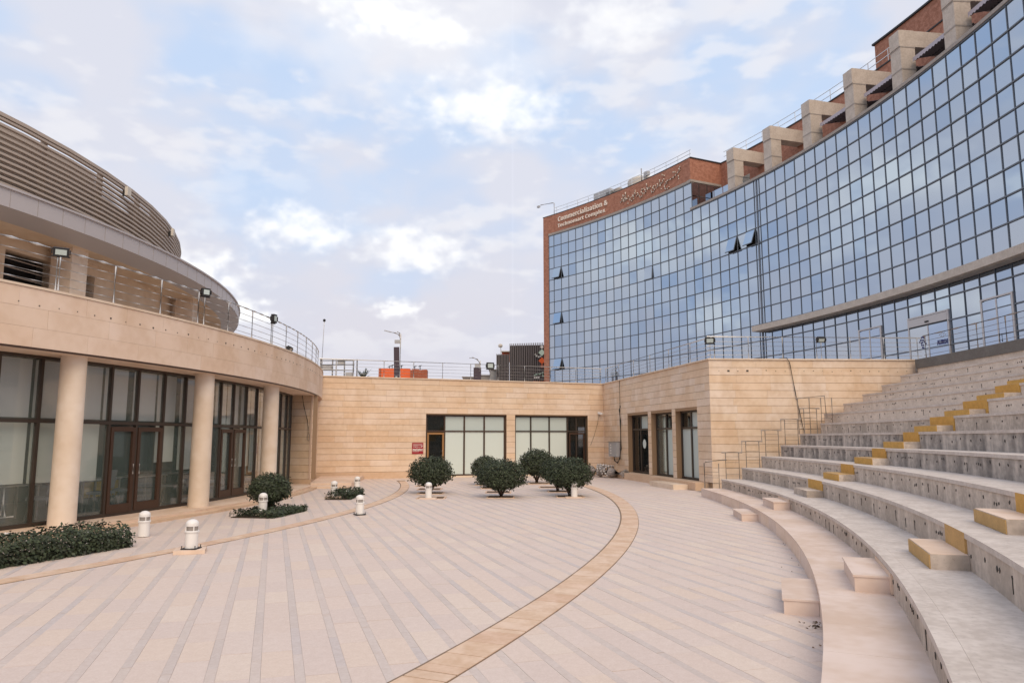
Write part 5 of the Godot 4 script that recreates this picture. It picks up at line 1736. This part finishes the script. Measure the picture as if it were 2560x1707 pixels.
	for q in spots:
		var at := G(q[0], q[1], 0.062 if q[3] == 1 else 0.03 if q[3] == 2 else 0.011)
		if not done[q[2]]:
			done[q[2]] = true
			kinds[q[2]].position = at; kinds[q[2]].set_meta("label", q[4])
		else:
			copy(kinds[q[2]], "bollard_light", q[4], at, rng.randf() * 1.5)
		if q[3]:
			var o := thing("base_block", "flat stone block under the " + (q[4].replace("white ", "").replace(" on a block", "").replace(" on a stone block over the curved band", " on the curved band")), "stone block", G(q[0], q[1]), "flat blocks under bollards")
			b = MB.new()
			b.box(G(q[0] - 0.02, q[1] + 0.02, 0.031 if q[3] == 1 else 0.015), Vector3(0.46 if q[3] == 1 else 0.5, 0.06 if q[3] == 1 else 0.028, 0.42), Basis(Vector3.UP, 0.32 if q[3] == 1 else 0.0))
			part(o, "block", b, M.fascia3)
	# rolled carpet against the corner
	var o := thing("rolled_carpet", "rolled brown carpet with pale cloth draped over it in the wall corner", "carpet", G(4.3, 34.3))
	b = MB.new()
	var ra := G(3.75, 35.6, 0.25)
	var rb := G(5.05, 33.3, 0.22)
	b.tube([ra, ra.lerp(rb, 0.3) + Vector3(0, 0.05, 0), ra.lerp(rb, 0.6), rb], [0.27, 0.28, 0.24, 0.21], 14)
	part(o, "roll", b, M.cloth)
	for k in 3:
		b = MB.new()
		var loop := []
		var c := ra.lerp(rb, 0.32 + k * 0.12) + Vector3(0, 0.03, 0)
		var ax := (rb - ra).normalized()
		var sd := ax.cross(Vector3.UP)
		for i in 13:
			var a := -0.6 + 4.3 * i / 12.0
			loop.append(c + (sd * cos(a) + Vector3.UP * sin(a)) * (0.31 - k * 0.015) + ax * (0.12 * sin(i * 0.9 + k)))
		b.tube(loop, 0.055, 7)
		part(o, "cloth_fold", b, M.cloth_pale)
	b = MB.new()
	for k in 3:
		var sp := []
		for i in 13:
			var a := TAU * i / 12.0
			sp.append(rb + (rb - ra).normalized() * 0.02 + ((rb - ra).normalized().cross(Vector3.UP) * cos(a) + Vector3.UP * sin(a)) * (0.06 + k * 0.055))
		b.tube(sp, 0.017, 5)
	part(o, "end_spiral", b, M.cloth_pale)
	# dry leaves by the lowest step block, scraps on the paving
	b = MB.new()
	b.colored = true
	for i in 90:
		var p := G(3.02 + absf(rng.randfn()) * 0.09 * (1 if i % 2 else -1), 7.36 + rng.randfn() * 0.05, 0.012 + rng.randf() * 0.03)
		if Vector2(p.x - CX, -p.z - CD).length() > 45.28: continue
		leaves(b, p, Vector3.UP, 0.045, 1.0)
	for i in b.c.size():
		b.c[i] = Color(0.16, 0.10, 0.055) * (0.6 + 0.8 * float((i / 6) % 5) / 5.0)
	var lf := MeshInstance3D.new()
	lf.name = "dry_leaves"; lf.mesh = b.mesh(); lf.material_override = M.leaf
	add_child(lf); tag(lf, "small heap of dry leaves beside the lowest step block", "leaves"); lf.set_meta("kind", "stuff")
	b = MB.new()
	for i in 12:
		var a := rng.randf_range(-26, -6)
		var p := PL(45.27 - absf(rng.randfn()) * 0.10, a, 0.008)
		b.box(p, Vector3(rng.randf_range(0.008, 0.03), 0.006, rng.randf_range(0.006, 0.012)), Basis(Vector3.UP, rng.randf() * 3.0))
	var dl := MeshInstance3D.new()
	dl.name = "leaf_litter"; dl.mesh = b.mesh(); dl.material_override = M.dry_leaf
	add_child(dl); tag(dl, "scattered dry scraps along the foot of the first tier", "litter"); dl.set_meta("kind", "stuff")
